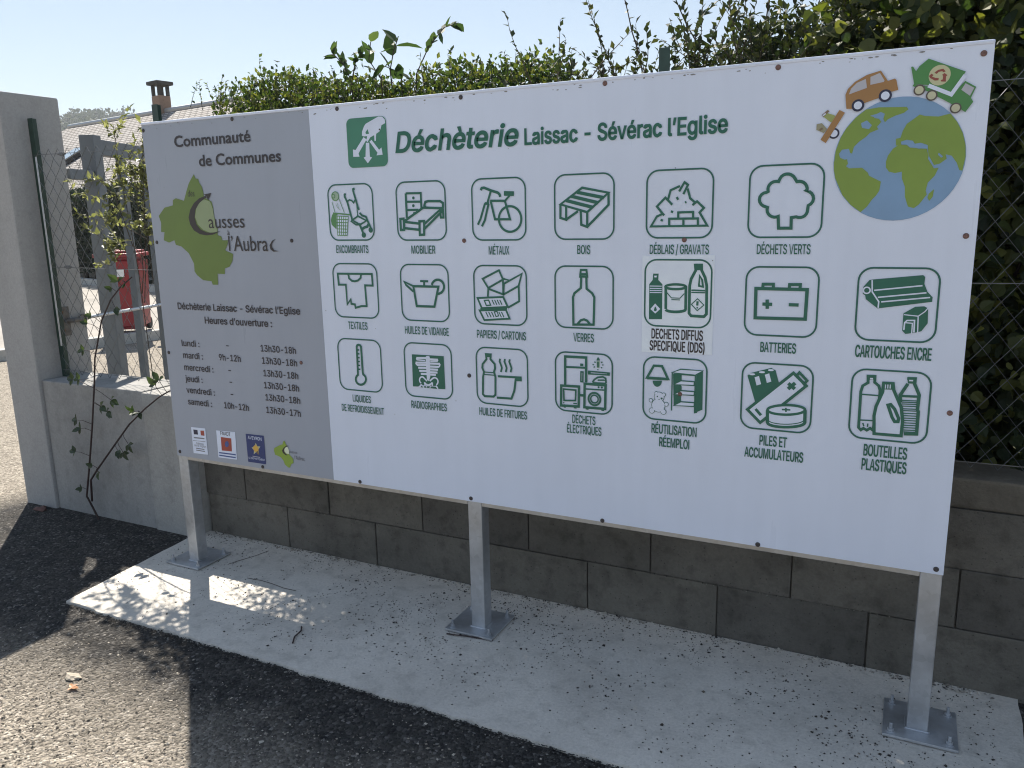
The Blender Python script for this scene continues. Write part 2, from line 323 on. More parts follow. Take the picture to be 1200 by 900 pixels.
  ["L","g",2,8,0,[2281.0,536.4,2352.6,537.5]],
  ["C","g",1,2323.7,475.4,17.5],
  ["C","g",1,2314.1,487.5,6.4],
  ["C","g",1,2339.2,484.2,7.0],
  ["C","g",1,2321.3,445.8,23.5],
  ["C","g",1,2295.7,461.3,7.1],
  ["C","g",1,2348.6,452.3,7.6],
  ["C","g",1,2299.3,426.2,10.1],
  ["C","g",1,2339.2,425.7,10.0],
  ["C","w",2,2323.7,475.4,15.8],
  ["C","w",2,2314.1,487.4,4.7],
  ["C","w",2,2339.3,484.2,5.2],
  ["C","w",2,2321.3,445.8,21.7],
  ["C","w",2,2295.7,461.3,5.3],
  ["C","w",2,2348.6,452.3,5.8],
  ["C","w",2,2299.3,426.2,8.3],
  ["C","w",2,2339.2,425.7,8.2],
  ["C","g",3,2317.8,476.6,2.3],
  ["C","g",3,2332.5,470.8,3.5],
  ["C","g",3,2323.9,466.6,1.8],
  ["F","w",1,[2366.5,562.6,2391.8,574.6,2467.4,575.1,2442.9,557.6]],
  ["L","g",2,4,1,[2365.3,561.4,2394.7,574.2,2467.4,574.0,2442.9,557.6]],
  ["F","g",1,[2445.7,556.7,2467.4,574.0,2468.9,444.4,2444.6,431.8]],
  ["F","g",1,[2369.4,557.1,2397.9,556.2,2398.6,527.6,2387.2,529.6,2398.9,516.2,2397.2,467.0,2373.6,447.5]],
  ["L","g",2,4,0,[2366.5,559.7,2366.4,432.3]],
  ["L","g",2,4,0,[2442.9,557.6,2443.5,431.7,2451.9,434.2]],
  ["L","g",2,4,0,[2371.2,557.2,2442.9,556.5]],
  ["F","w",2,[2373.1,521.7,2395.6,536.0,2440.7,535.9,2439.9,522.2]],
  ["L","g",3,4,1,[2373.1,521.7,2395.6,536.0,2440.7,535.9,2439.9,523.3]],
  ["F","w",2,[2373.8,488.2,2396.4,502.7,2441.6,502.9,2440.8,489.1]],
  ["L","g",3,4,1,[2373.8,488.2,2396.4,502.7,2441.6,502.9,2440.8,490.2]],
  ["F","w",2,[2374.7,450.5,2397.2,465.2,2442.6,465.7,2441.8,451.8]],
  ["L","g",3,4,1,[2374.7,450.5,2397.2,465.2,2442.6,465.7,2441.8,452.9]],
 ],
 'piles': [
  ["B","gb",2,2698.0,504.2,211.2,212.3],
  ["T","g",2,2653.4,2737.6,344.9,34,"PILES ET",0,0.017,"h"],
  ["T","g",2,2608.2,2788.3,301.6,34,"ACCUMULATEURS",0,0.017,"h"],
  ["F","g",1,[2607.9,568.1,2618.1,577.1,2679.5,597.6,2692.6,590.3,2704.7,550.5,2672.6,520.7,2635.0,484.4]],
  ["F","w",2,[2630.2,564.2,2643.5,569.5,2650.9,543.7,2637.5,538.3]],
  ["F","w",2,[2661.0,574.6,2674.1,579.8,2681.5,554.2,2668.3,548.9]],
  ["F","w",2,[2631.8,574.2,2630.7,572.4,2627.3,571.0,2622.6,570.2,2617.9,570.3,2614.4,571.3,2613.0,572.9,2614.2,574.6,2617.6,576.0,2622.3,576.8,2627.0,576.7,2630.5,575.7]],
  ["F","w",2,[2661.1,582.7,2659.9,581.0,2656.6,579.6,2652.0,578.8,2647.3,579.0,2643.8,579.9,2642.5,581.5,2643.7,583.2,2647.0,584.6,2651.7,585.4,2656.3,585.3,2659.8,584.3]],
  ["F","w",2,[2688.0,591.1,2686.8,589.4,2683.5,588.0,2678.9,587.2,2674.3,587.3,2670.9,588.3,2669.6,589.8,2670.7,591.6,2674.1,593.0,2678.7,593.7,2683.3,593.6,2686.7,592.6]],
  ["F","w",3,[2746.0,585.9,2785.4,548.5,2653.5,419.2,2612.3,458.4]],
  ["L","g",4,9,1,[2746.0,585.9,2785.4,548.5,2653.5,419.2,2612.3,458.4]],
  ["L","g",4,8,1,[2756.4,578.5,2763.4,588.7,2787.0,564.7,2778.6,553.3]],
  ["L","g",4,11,0,[2732.5,552.6,2752.5,536.3]],
  ["L","g",4,11,0,[2752.6,555.1,2732.4,534.7]],
  ["L","g",4,9,0,[2637.5,462.4,2655.1,443.3]],
  ["F","w",5,[2673.1,462.8,2673.8,465.4,2676.0,468.1,2679.8,470.8,2684.9,473.4,2691.3,475.8,2698.7,478.0,2707.0,480.0,2715.9,481.6,2725.1,482.8,2734.5,483.6,2743.7,484.0,2752.6,483.9,2760.8,483.5,2768.2,482.6,2774.6,481.3,2779.7,479.6,2783.6,477.7,2785.9,475.5,2786.8,473.0,2788.0,432.3,2787.5,432.2,2786.8,429.6,2784.7,427.0,2781.1,424.3,2776.1,421.7,2769.9,419.2,2762.7,416.9,2754.5,414.9,2745.7,413.2,2736.5,411.8,2727.0,410.9,2717.7,410.4,2708.7,410.3,2700.2,410.7,2692.6,411.5,2686.1,412.7,2680.7,414.4,2676.7,416.4,2674.3,418.6,2673.4,421.1]],
  ["L","g",6,8,1,[2785.8,472.9,2784.6,469.4,2780.8,465.9,2774.4,462.4,2765.8,459.2,2755.4,456.4,2743.7,454.2,2731.3,452.6,2718.8,451.9,2706.9,451.9,2696.1,452.8,2687.0,454.4,2680.1,456.7,2675.7,459.6,2674.1,462.9,2675.4,466.5,2679.5,470.1,2686.1,473.6,2695.0,476.8,2705.6,479.6,2717.4,481.8,2729.8,483.2,2742.2,483.9,2754.0,483.8,2764.5,482.9,2773.4,481.3,2780.1,479.0,2784.3,476.2]],
  ["L","g",6,10,0,[2674.2,461.8,2676.0,419.7]],
  ["L","g",6,10,0,[2785.9,471.9,2787.1,430.5]],
  ["L","g",6,9,0,[2787.0,432.2,2785.6,428.6,2781.1,425.0,2773.7,421.4,2764.0,418.2,2752.3,415.4,2739.4,413.3,2726.0,411.9,2712.9,411.5,2700.9,411.9,2690.6,413.2,2682.7,415.3,2677.8,418.1,2676.0,421.3]],
  ["L","g",6,3,0,[2783.8,438.7,2780.8,435.5,2775.6,432.3,2768.4,429.3,2759.4,426.5,2749.1,424.3,2738.0,422.5,2726.5,421.4,2715.2,420.9,2704.7,421.2,2695.3,422.1,2687.6,423.7,2681.9,425.9,2678.6,428.6]],
  ["L","g",6,5,0,[2717.3,467.9,2742.7,469.1]],
  ["L","g",6,5,0,[2729.2,474.4,2729.9,461.3]],
 ],
 'cartouches': [
  ["B","gb",2,3017.8,804.5,210.5,210.4],
  ["T","g",2,2916.3,3118.8,646.5,37,"CARTOUCHES ENCRE",0,0.017,"h"],
  ["F","g",1,[2941.8,874.4,2951.5,876.3,3079.6,890.6,3085.3,885.5,3084.6,866.4,3094.1,844.0,3108.3,828.7,3108.1,815.8,2968.6,792.7,2935.6,818.7,2933.2,829.4,2926.3,834.7,2926.7,854.4]],
  ["L","w",2,4,0,[2949.0,874.5,2951.3,840.6,2970.5,812.5,2970.1,794.6]],
  ["R","w",2,4,2936.5,844.6,9.0],
  ["L","w",2,4,0,[2956.2,845.0,3080.3,861.1]],
  ["L","w",2,4,0,[2967.4,825.0,3091.8,841.1]],
  ["L","w",2,4,0,[2977.1,812.0,3102.1,828.2]],
  ["F","g",1,[3037.4,780.7,3066.1,800.5,3089.5,802.6,3099.3,797.0,3101.6,754.8,3087.1,731.1,3071.6,726.2,3046.5,721.4,3037.8,730.7]],
  ["L","w",2,3,0,[3039.2,777.2,3075.9,774.0,3092.2,787.9,3099.2,798.0]],
  ["L","w",2,3,0,[3075.9,774.0,3077.9,727.2]],
  ["L","w",2,4,0,[3041.8,732.7,3042.5,754.2,3048.4,760.8,3067.4,761.6,3068.4,726.7]],
  ["L","w",2,3,0,[3042.5,754.2,3062.6,753.2,3063.0,722.9]],
 ],
 'bouteilles': [
  ["B","gb",2,3019.0,505.2,210.3,211.4],
  ["T","g",2,2958.6,3077.7,345.9,37,"BOUTEILLES",0,0.017,"h"],
  ["T","g",2,2955.9,3079.2,301.2,37,"PLASTIQUES",0,0.017,"h"],
  ["L","g",2,8,1,[2956.6,591.2,2975.3,591.8,2975.8,573.3,2987.2,564.2,2991.7,550.4,2991.8,538.4,2991.5,526.2,2980.1,427.3,2972.4,432.7,2963.8,425.6,2954.2,430.8,2947.3,424.8,2940.6,431.5,2939.8,542.3,2944.0,560.9,2957.9,571.2]],
  ["F","g",1,[2956.6,591.2,2975.3,591.8,2975.6,581.4,2957.3,580.0]],
  ["F","w",2,[2962.3,586.4,2970.6,586.6,2970.5,581.8,2962.3,581.6]],
  ["L","g",2,4,0,[2943.9,534.5,2991.0,534.3]],
  ["L","g",2,4,0,[2943.5,455.4,2978.1,456.7]],
  ["L","g",2,4,0,[2951.4,447.1,2954.9,437.1]],
  ["L","g",2,4,0,[2965.3,446.4,2964.9,436.0]],
  ["F","w",3,[3000.1,573.2,3024.9,573.8,3027.7,555.3,3039.3,530.2,3051.8,503.2,3058.2,463.6,3057.4,416.9,2984.5,416.2,2980.7,472.5,2984.2,501.3,2999.1,547.0]],
  ["L","g",4,9,1,[3000.1,573.2,3024.9,573.8,3027.7,555.3,3039.3,530.2,3051.8,503.2,3058.2,463.6,3057.3,418.1,2984.4,417.4,2980.7,472.5,2984.2,501.3,2999.1,547.0]],
  ["F","g",4,[2999.4,574.3,3025.6,574.7,3028.4,555.3,2996.8,554.1]],
  ["L","w",5,3,0,[3005.4,569.5,3005.5,557.5]],
  ["L","w",5,3,0,[3011.7,570.0,3011.9,558.0]],
  ["L","w",5,3,0,[3018.1,570.5,3018.2,558.5]],
  ["L","g",5,9,1,[3016.0,508.1,3023.0,510.8,3034.6,497.7,3047.1,470.6,3046.1,460.4,3037.3,459.5,3029.2,472.9]],
  ["L","g",2,9,0,[3061.2,591.5,3081.9,592.2,3081.3,577.2,3095.8,544.8,3095.5,534.9,3094.6,501.1,3097.1,495.3,3097.7,427.2,3064.6,424.5]],
  ["L","g",2,9,0,[3064.0,575.9,3046.3,540.8,3048.9,519.0]],
  ["F","g",1,[3061.2,591.5,3081.9,592.2,3082.0,577.3,3064.0,576.7]],
  ["F","w",2,[3066.6,588.0,3077.0,588.3,3076.6,584.0,3067.0,583.7]],
  ["L","g",2,7,0,[3047.6,538.1,3096.2,539.7]],
  ["L","g",2,3,0,[3051.0,525.2,3092.0,526.7]],
  ["L","g",2,3,0,[3051.7,520.1,3092.4,521.6]],
  ["L","g",2,3,0,[3052.4,514.5,3092.8,516.0]],
  ["L","g",2,3,0,[3053.2,508.2,3093.3,509.7]],
  ["L","g",2,3,0,[3054.2,500.2,3093.9,501.8]],
  ["L","g",2,3,0,[3054.9,494.7,3094.3,496.2]],
  ["L","g",2,3,0,[3055.8,486.7,3094.9,488.3]],
  ["L","g",2,3,0,[3056.7,479.6,3095.4,481.2]],
  ["L","g",2,3,0,[3057.6,472.4,3096.0,474.0]],
  ["L","g",2,3,0,[3058.5,465.2,3096.5,466.9]],
  ["L","g",2,3,0,[3059.3,458.0,3097.0,459.7]],
  ["L","g",2,3,0,[3060.2,450.8,3097.6,452.5]],
  ["L","g",2,3,0,[3061.1,443.6,3098.1,445.3]],
  ["L","g",2,3,0,[3062.0,436.4,3098.7,438.2]],
  ["L","g",2,3,0,[3062.7,430.8,3099.1,432.6]],
 ],
 'title': [
  ["T","g",2,1315.6,1820.1,1309.8,76,"Déchèterie",0.2,0.028,"h"],
  ["T","g",2,1840.4,2520.8,1309.6,56,"Laissac - Sévérac l’Eglise",0,0.026,"h"],
 ],
 'emblem': [
  ["Q","g1",1,1100.5,1280.8,1266.5,1445.5,22],
  ["F","w",2,[1179.0,1377.8,1170.1,1380.7,1172.1,1396.1,1181.5,1413.3,1189.7,1422.2,1248.0,1444.1,1265.6,1442.9,1276.7,1431.7,1277.4,1418.9,1260.8,1412.9,1257.1,1401.5,1250.5,1391.3,1235.1,1384.0,1232.0,1359.4,1225.9,1358.5,1225.9,1379.8,1207.3,1372.6,1194.2,1356.7,1188.5,1361.8,1194.1,1378.1]],
  ["F","g1",3,[1197.4,1402.8,1203.7,1385.9,1188.6,1385.6,1187.5,1391.6]],
  ["F","w",2,[1177.3,1375.6,1190.3,1366.5,1150.3,1318.3,1154.0,1306.1,1124.8,1307.0,1125.2,1334.1,1137.4,1331.1]],
  ["F","w",2,[1186.5,1354.8,1201.5,1354.0,1201.1,1303.8,1211.5,1301.0,1190.4,1280.3,1172.7,1301.6,1181.4,1304.8]],
  ["F","w",2,[1203.3,1357.4,1212.8,1364.0,1244.8,1326.7,1255.7,1334.4,1259.4,1308.2,1231.5,1307.1,1236.6,1316.4]],
  ["C","k",3,1250.9,1398.3,3.2],
 ],
 'globe': [
  ["C","ocean",1,2991.7,1209.9,167.0],
  ["F","land",2,[2825.9,1201.2,2828.7,1241.3,2839.8,1277.0,2853.2,1301.4,2876.4,1329.4,2901.7,1349.4,2934.4,1353.0,3004.6,1348.9,3009.1,1342.3,2998.3,1333.7,2976.4,1327.3,2959.4,1319.5,2952.4,1311.5,2947.7,1321.4,2950.8,1334.4,2940.3,1340.4,2925.6,1333.5,2923.5,1325.7,2936.5,1322.1,2943.2,1313.7,2932.8,1301.0,2937.4,1294.3,2915.9,1286.0,2906.3,1275.8,2889.0,1263.3,2876.7,1250.3,2872.7,1231.4,2867.2,1234.4,2863.9,1245.5,2845.5,1243.8,2838.2,1233.1,2841.5,1221.9,2854.1,1215.8,2860.4,1217.2,2863.8,1204.4,2858.9,1197.4,2845.0,1208.0,2831.2,1216.9,2827.3,1186.9]],
  ["F","land",2,[2827.2,1187.8,2825.7,1211.7,2833.9,1216.8,2845.0,1208.0,2858.9,1197.4,2867.2,1191.5,2901.4,1191.7,2917.9,1177.3,2921.0,1169.0,2953.2,1151.4,2950.7,1126.8,2942.9,1113.2,2933.2,1102.5,2921.4,1083.3,2905.5,1068.0,2878.0,1088.9,2854.0,1117.2,2831.5,1166.5]],
  ["F","ocean",3,[2891.0,1313.4,2906.0,1319.9,2919.7,1306.1,2912.7,1295.9,2894.4,1300.8]],
  ["F","ocean",3,[2912.9,1331.7,2935.5,1337.1,2948.9,1326.6,2946.0,1316.2,2931.2,1325.1]],
  ["F","land",2,[2984.6,1247.2,2983.3,1266.0,2994.6,1268.0,2999.3,1286.3,3007.9,1304.2,3024.3,1316.2,3038.2,1326.7,3050.7,1322.2,3084.7,1318.3,3112.2,1324.1,3130.1,1301.5,3146.0,1271.3,3155.0,1240.0,3157.7,1209.4,3152.8,1173.2,3145.5,1175.1,3137.7,1194.8,3124.2,1213.7,3109.5,1218.1,3112.8,1206.4,3097.0,1194.0,3082.7,1190.9,3069.0,1211.1,3064.5,1237.7,3032.1,1244.7,3006.8,1251.4]],
  ["F","land",2,[2966.2,1221.4,2977.6,1239.6,2992.0,1249.5,3012.0,1248.4,3022.3,1242.6,3042.6,1236.2,3062.0,1237.8,3067.6,1216.4,3074.9,1197.6,3083.4,1182.4,3095.4,1183.5,3087.3,1162.6,3071.7,1144.5,3068.4,1123.2,3071.7,1112.3,3053.9,1085.8,3042.2,1076.2,3026.8,1080.9,3017.2,1108.4,3015.2,1135.7,3006.1,1157.6,3004.7,1176.6,2987.3,1173.5,2971.8,1177.9,2963.4,1189.1,2962.3,1205.4]],
  ["F","ocean",4,[2996.4,1257.3,3011.0,1261.7,3026.1,1258.2,3031.7,1250.0,3046.3,1251.8,3063.9,1244.6,3064.7,1235.0,3042.5,1237.3,3020.0,1240.6,3012.0,1248.4,2997.9,1250.3]],
  ["F","ocean",4,[3068.5,1216.4,3082.6,1192.0,3079.4,1189.5,3067.2,1208.5]],
  ["F","ocean",4,[3092.3,1223.1,3103.7,1213.1,3099.1,1209.7,3090.7,1217.9]],
  ["F","land",2,[3076.4,1114.9,3088.7,1126.8,3086.9,1106.5,3078.9,1094.9,3073.8,1104.2]],
 ],
 'car': [
  ["F","orange",5,[2850.4,1354.9,2845.5,1392.8,2851.3,1408.3,2868.4,1425.5,2898.1,1441.3,2932.9,1449.7,2952.4,1420.9,2969.5,1425.6,2973.7,1421.6,2980.1,1395.1,2961.9,1391.4,2932.7,1378.0,2895.3,1366.5,2865.1,1353.8]],
  ["F","pane",6,[2854.8,1393.1,2859.1,1407.7,2873.7,1422.4,2896.2,1431.0,2900.3,1406.9]],
  ["F","pane",6,[2908.5,1414.1,2907.6,1435.2,2930.8,1443.6,2943.8,1422.7,2942.5,1419.1]],
  ["C","navy",6,2880.1,1361.8,16.4],
  ["C","w",7,2880.1,1361.8,10.6],
  ["C","navy",6,2948.5,1382.5,16.6],
  ["C","w",7,2948.5,1382.5,10.9],
 ],
 'trailer': [
  ["C","navy",1,2820.9,1290.1,14.8],
  ["C","w",2,2820.9,1290.1,10.1],
  ["F","orange",4,[2786.0,1274.5,2832.3,1353.4,2847.2,1344.7,2800.7,1264.5]],
  ["F","olive",3,[2786.2,1341.2,2793.4,1349.1,2819.2,1340.2,2822.0,1336.1,2812.8,1321.2,2810.2,1321.4]],
  ["F","brown",3,[2785.5,1342.5,2800.6,1355.7,2805.9,1352.1,2790.3,1335.7]],
  ["F","w",4,[2787.4,1341.7,2795.4,1347.7,2796.8,1344.3,2790.1,1338.9]],
  ["F","olive2",3,[2773.3,1318.5,2787.3,1320.3,2801.7,1303.7,2794.0,1292.4,2772.9,1302.9]],
  ["F","brown",4,[2780.6,1303.7,2788.0,1308.5,2791.4,1304.3,2783.4,1298.3]],
 ],
 'truck': [
  ["F","green",5,[3007.6,1452.2,3012.4,1452.6,3020.6,1439.9,3027.8,1452.0,3048.9,1469.4,3139.9,1428.2,3110.0,1377.0,3054.1,1401.2,3018.2,1407.6]],
  ["F","green",5,[3018.2,1407.6,3054.4,1397.7,3108.9,1370.4,3112.0,1371.0,3140.4,1404.8,3167.2,1387.5,3157.2,1360.7,3163.5,1350.1,3147.1,1325.1,3132.2,1335.5,3108.9,1350.8,3045.4,1389.9,3014.5,1401.9]],
  ["L","w",6,10,0,[3053.4,1400.4,3110.3,1372.8,3139.2,1419.1]],
  ["F","pane",6,[3141.6,1398.8,3162.8,1385.4,3154.5,1365.9,3132.9,1382.8]],
  ["C","cream",6,3078.5,1424.5,26.1],
  ["F","red",7,[3065.3,1431.6,3073.5,1438.1,3086.0,1440.3,3092.1,1432.6,3087.0,1431.3,3083.3,1434.2,3075.5,1432.9,3071.1,1428.2]],
  ["F","red",7,[3052.6,1424.8,3059.1,1430.0,3063.7,1425.8,3060.5,1422.4,3068.7,1418.6,3077.1,1417.0,3076.4,1411.5,3067.7,1411.6,3055.9,1419.4]],
  ["F","red",7,[3084.8,1425.6,3090.0,1428.9,3097.1,1422.9,3093.9,1419.4,3094.5,1406.7,3083.9,1407.7,3081.6,1411.6,3086.6,1412.8,3086.8,1420.1]],
  ["C","dbrown",7,3032.1,1390.2,14.1],
  ["C","cream2",8,3032.1,1390.2,10.4],
  ["C","dbrown",7,3063.4,1374.0,14.0],
  ["C","cream2",8,3063.4,1373.9,10.3],
  ["C","dbrown",7,3123.4,1337.0,13.8],
  ["C","cream2",8,3123.4,1337.0,10.2],
 ],
 'authority': [
  ["T","k",2,190.6,620.6,1390.4,47,"Communauté",0,0.022,"g"],
  ["T","k",2,324.0,771.4,1305.8,47,"de Communes",0,0.022,"g"],
 ],
 'map': [
  ["F","mapg",1,[285.9,1276.1,295.0,1258.3,309.8,1256.5,313.0,1240.8,325.8,1224.7,331.6,1202.6,333.1,1180.7,374.3,1160.8,379.8,1135.6,381.8,1097.9,394.5,1047.2,391.2,1021.9,412.2,1015.4,414.6,999.5,447.5,999.4,442.5,980.4,426.7,958.2,441.6,951.8,469.8,942.3,462.8,913.7,442.3,888.0,415.3,881.3,412.2,856.7,370.1,858.1,366.6,810.5,335.2,809.9,330.0,824.9,280.9,828.6,247.3,849.8,234.0,866.2,235.9,899.1,210.2,944.9,168.3,974.4,136.6,981.0,130.2,1000.8,95.8,991.0,64.2,1001.1,74.3,1036.1,53.7,1037.6,59.8,1077.1,49.2,1106.8,90.6,1141.9,143.2,1150.4,146.6,1172.9,166.2,1180.1,212.9,1168.0,234.2,1208.7,252.2,1239.7]],
  ["F","mapl",2,[331.8,1171.3,365.6,1161.0,378.9,1129.3,381.0,1091.6,390.1,1047.2,392.8,1034.5,348.5,1031.7,310.2,1044.9,282.0,1067.6,270.2,1099.7,282.7,1137.7,308.0,1159.3]],
  ["F","brownk",3,[342.5,1185.4,305.9,1176.4,271.9,1157.0,245.5,1128.9,231.9,1097.2,236.9,1068.2,255.9,1042.2,289.7,1025.8,329.2,1020.4,365.0,1023.3,410.7,1037.5,366.1,1031.6,330.9,1033.2,296.8,1045.0,274.8,1067.7,268.0,1096.6,276.9,1128.3,303.1,1156.2,336.6,1174.3,350.4,1178.9]],
  ["F","brownk",4,[336.3,1191.2,379.0,1196.2,355.8,1166.3,350.8,1181.4]],
  ["T","brownk",2,240.1,280.1,1184.9,26,"des",0.15,0,"g"],
  ["T","brownk",4,346.6,549.1,1050.7,56,"ausses",0,0.0,"g"],
  ["T","brownk",2,447.7,460.6,1021.4,22,"à",0,0,"g"],
  ["T","brownk",4,450.8,666.7,954.8,62,"l’Aubra",0,0.0,"g"],
  ["F","brownk",4,[715.1,1004.3,691.6,996.4,676.7,978.1,679.8,961.4,695.1,952.2,723.6,954.1,699.8,958.4,688.8,969.4,688.6,983.0,699.6,995.2]],
 ],
 'hours': [
  ["T","k",2,107.9,810.8,695.7,31,"Déchèterie Laissac - Sévérac l’Eglise",0,0.02,"h"],
  ["T","k",2,266.4,653.7,637.6,31,"Heures d’ouverture :",0,0.02,"h"],
  ["T","k",2,108.6,218.9,528.9,29,"lundi :",0,0.015,"h"],
  ["T","k",2,109.4,232.4,473.4,29,"mardi :",0,0.015,"h"],
  ["T","k",2,108.5,289.4,417.8,29,"mercredi :",0,0.015,"h"],
  ["T","k",2,108.2,216.0,365.1,29,"jeudi :",0,0.015,"h"],
  ["T","k",2,107.8,284.1,311.6,29,"vendredi :",0,0.015,"h"],
  ["T","k",2,109.3,259.5,257.4,29,"samedi :",0,0.015,"h"],
  ["L","k",2,4,0,[380.4,545.0,395.4,544.5]],
  ["L","k",2,4,0,[380.0,434.5,395.2,434.2]],
  ["L","k",2,4,0,[380.3,382.0,395.5,381.8]],
  ["L","k",2,4,0,[380.2,326.5,395.4,326.4]],
  ["T","k",2,331.0,458.8,476.9,29,"9h-12h",0,0.015,"h"],
  ["T","k",2,334.0,481.4,258.9,29,"10h-12h",0,0.015,"h"],
  ["T","k",2,578.8,772.3,530.3,29,"13h30-18h",0,0.015,"h"],
  ["T","k",2,581.0,773.3,477.4,29,"13h30-18h",0,0.015,"h"],
  ["T","k",2,582.9,774.3,422.6,29,"13h30-18h",0,0.015,"h"],
  ["T","k",2,580.3,773.7,369.4,29,"13h30-18h",0,0.015,"h"],
  ["T","k",2,582.5,774.9,315.9,29,"13h30-18h",0,0.015,"h"],
  ["T","k",2,581.3,772.7,259.9,29,"13h30-17h",0,0.015,"h"],
 ],
 'logo_state': [
  ["F","w",1,[111.4,149.7,201.9,152.1,203.0,26.7,110.5,24.0]],
  ["F","navy",2,[125.1,139.1,151.5,139.5,152.3,117.6,125.9,116.5]],
  ["F","red2",2,[170.3,138.7,192.9,140.6,192.6,116.2,170.2,116.1]],
  ["L","grey",2,3,0,[122.9,101.6,190.9,103.6]],
  ["L","grey",2,2,0,[124.0,98.7,190.5,100.6]],
  ["L","grey",2,2,0,[116.1,85.3,194.8,88.2]],
  ["T","grey",2,136.5,181.9,69.3,11,"Préfecture",0,0,"h"],
  ["T","grey",2,121.4,195.5,59.2,11,"de la région",0,0,"h"],
  ["L","grey",2,4,0,[130.9,50.4,183.6,49.5]],
  ["L","grey",2,4,0,[129.7,41.1,185.4,40.1]],
 ],
 'logo_fund': [
  ["F","w",1,[269.5,150.0,385.5,154.1,381.1,24.1,267.6,21.8]],
  ["F","red2",2,[295.0,121.4,358.6,121.5,355.4,60.1,292.7,57.4]],
  ["F","blue2",3,[320.0,100.7,332.4,107.6,340.2,100.7,340.0,87.3,330.1,77.3,320.1,78.4,315.6,89.1]],
  ["T","k",2,294.8,356.2,131.7,17,"FNADT",0,0.01,"h"],
  ["L","blue2",2,6,0,[275.0,45.3,376.7,47.0]],
  ["L","blue2",2,6,0,[274.0,32.7,375.1,33.4]],
 ],
 'logo_dept': [
  ["F","navy2",1,[447.8,152.6,553.6,154.3,553.1,23.4,448.2,22.6]],
  ["F","cream",2,[503.5,116.9,511.1,101.7,528.9,102.5,515.7,86.6,518.0,68.5,502.2,73.9,485.8,61.8,489.3,81.2,476.8,91.9,494.9,98.4]],
  ["C","gold",3,501.8,89.6,15.8],
  ["F","brown",3,[501.8,75.1,514.2,81.8,518.9,64.0,507.4,65.3]],
  ["T","w",2,459.5,539.6,130.1,15,"AVEYRON",0,0.012,"h"],
  ["T","w",2,453.9,549.2,38.2,9,"LE DÉPARTEMENT",0,0,"h"],
  ["L","pane",2,3,0,[477.6,52.6,522.5,51.8]],
 ],
 'logo_community': [
  ["F","lime",1,[667.2,144.1,673.1,139.6,675.4,130.9,681.1,123.9,680.9,105.9,687.6,93.9,691.4,84.1,700.3,77.4,711.8,66.0,711.6,48.0,698.4,42.5,688.7,24.5,679.1,24.6,661.1,36.6,656.2,51.6,644.7,64.4,632.3,69.4,610.2,74.6,605.6,92.2,608.5,104.2,630.7,115.7,644.2,122.4,657.4,126.4,661.8,138.4]],
  ["F","cream3",2,[680.8,121.3,688.1,114.4,692.7,97.0,690.1,86.5,675.8,87.4,665.6,96.5,666.6,106.9]],
  ["F","k",3,[692.3,125.1,677.7,122.2,662.3,111.5,653.0,98.9,656.7,87.8,671.8,79.2,681.5,80.4,668.0,89.1,664.4,100.2,670.4,112.5,682.2,118.9]],
  ["T","grey",2,690.6,736.5,92.5,13,"ausses",0,0,"g"],
  ["T","grey",2,719.6,774.7,65.7,18,"l’Aubrac",0,0,"g"],
 ],
}
SCREWS = [(9.6, 1471.0), (529.3, 1483.9), (1061.1, 1485.0), (1598.1, 1484.3), (2127.9, 1485.0), (2658.8, 1483.8), (3177.7, 1470.4), (18.6, 992.1), (793.6, 996.3), (1593.6, 992.9), (2395.7, 992.1), (3176.4, 998.8), (18.1, 493.9), (794.8, 495.1), (1597.3, 497.0), (2393.8, 491.3), (3177.9, 498.1), (20.0, 21.2), (531.0, 8.9), (1061.3, 9.8), (1587.8, 12.4), (2124.4, 5.6), (2662.9, 6.9), (3181.0, 16.7)]

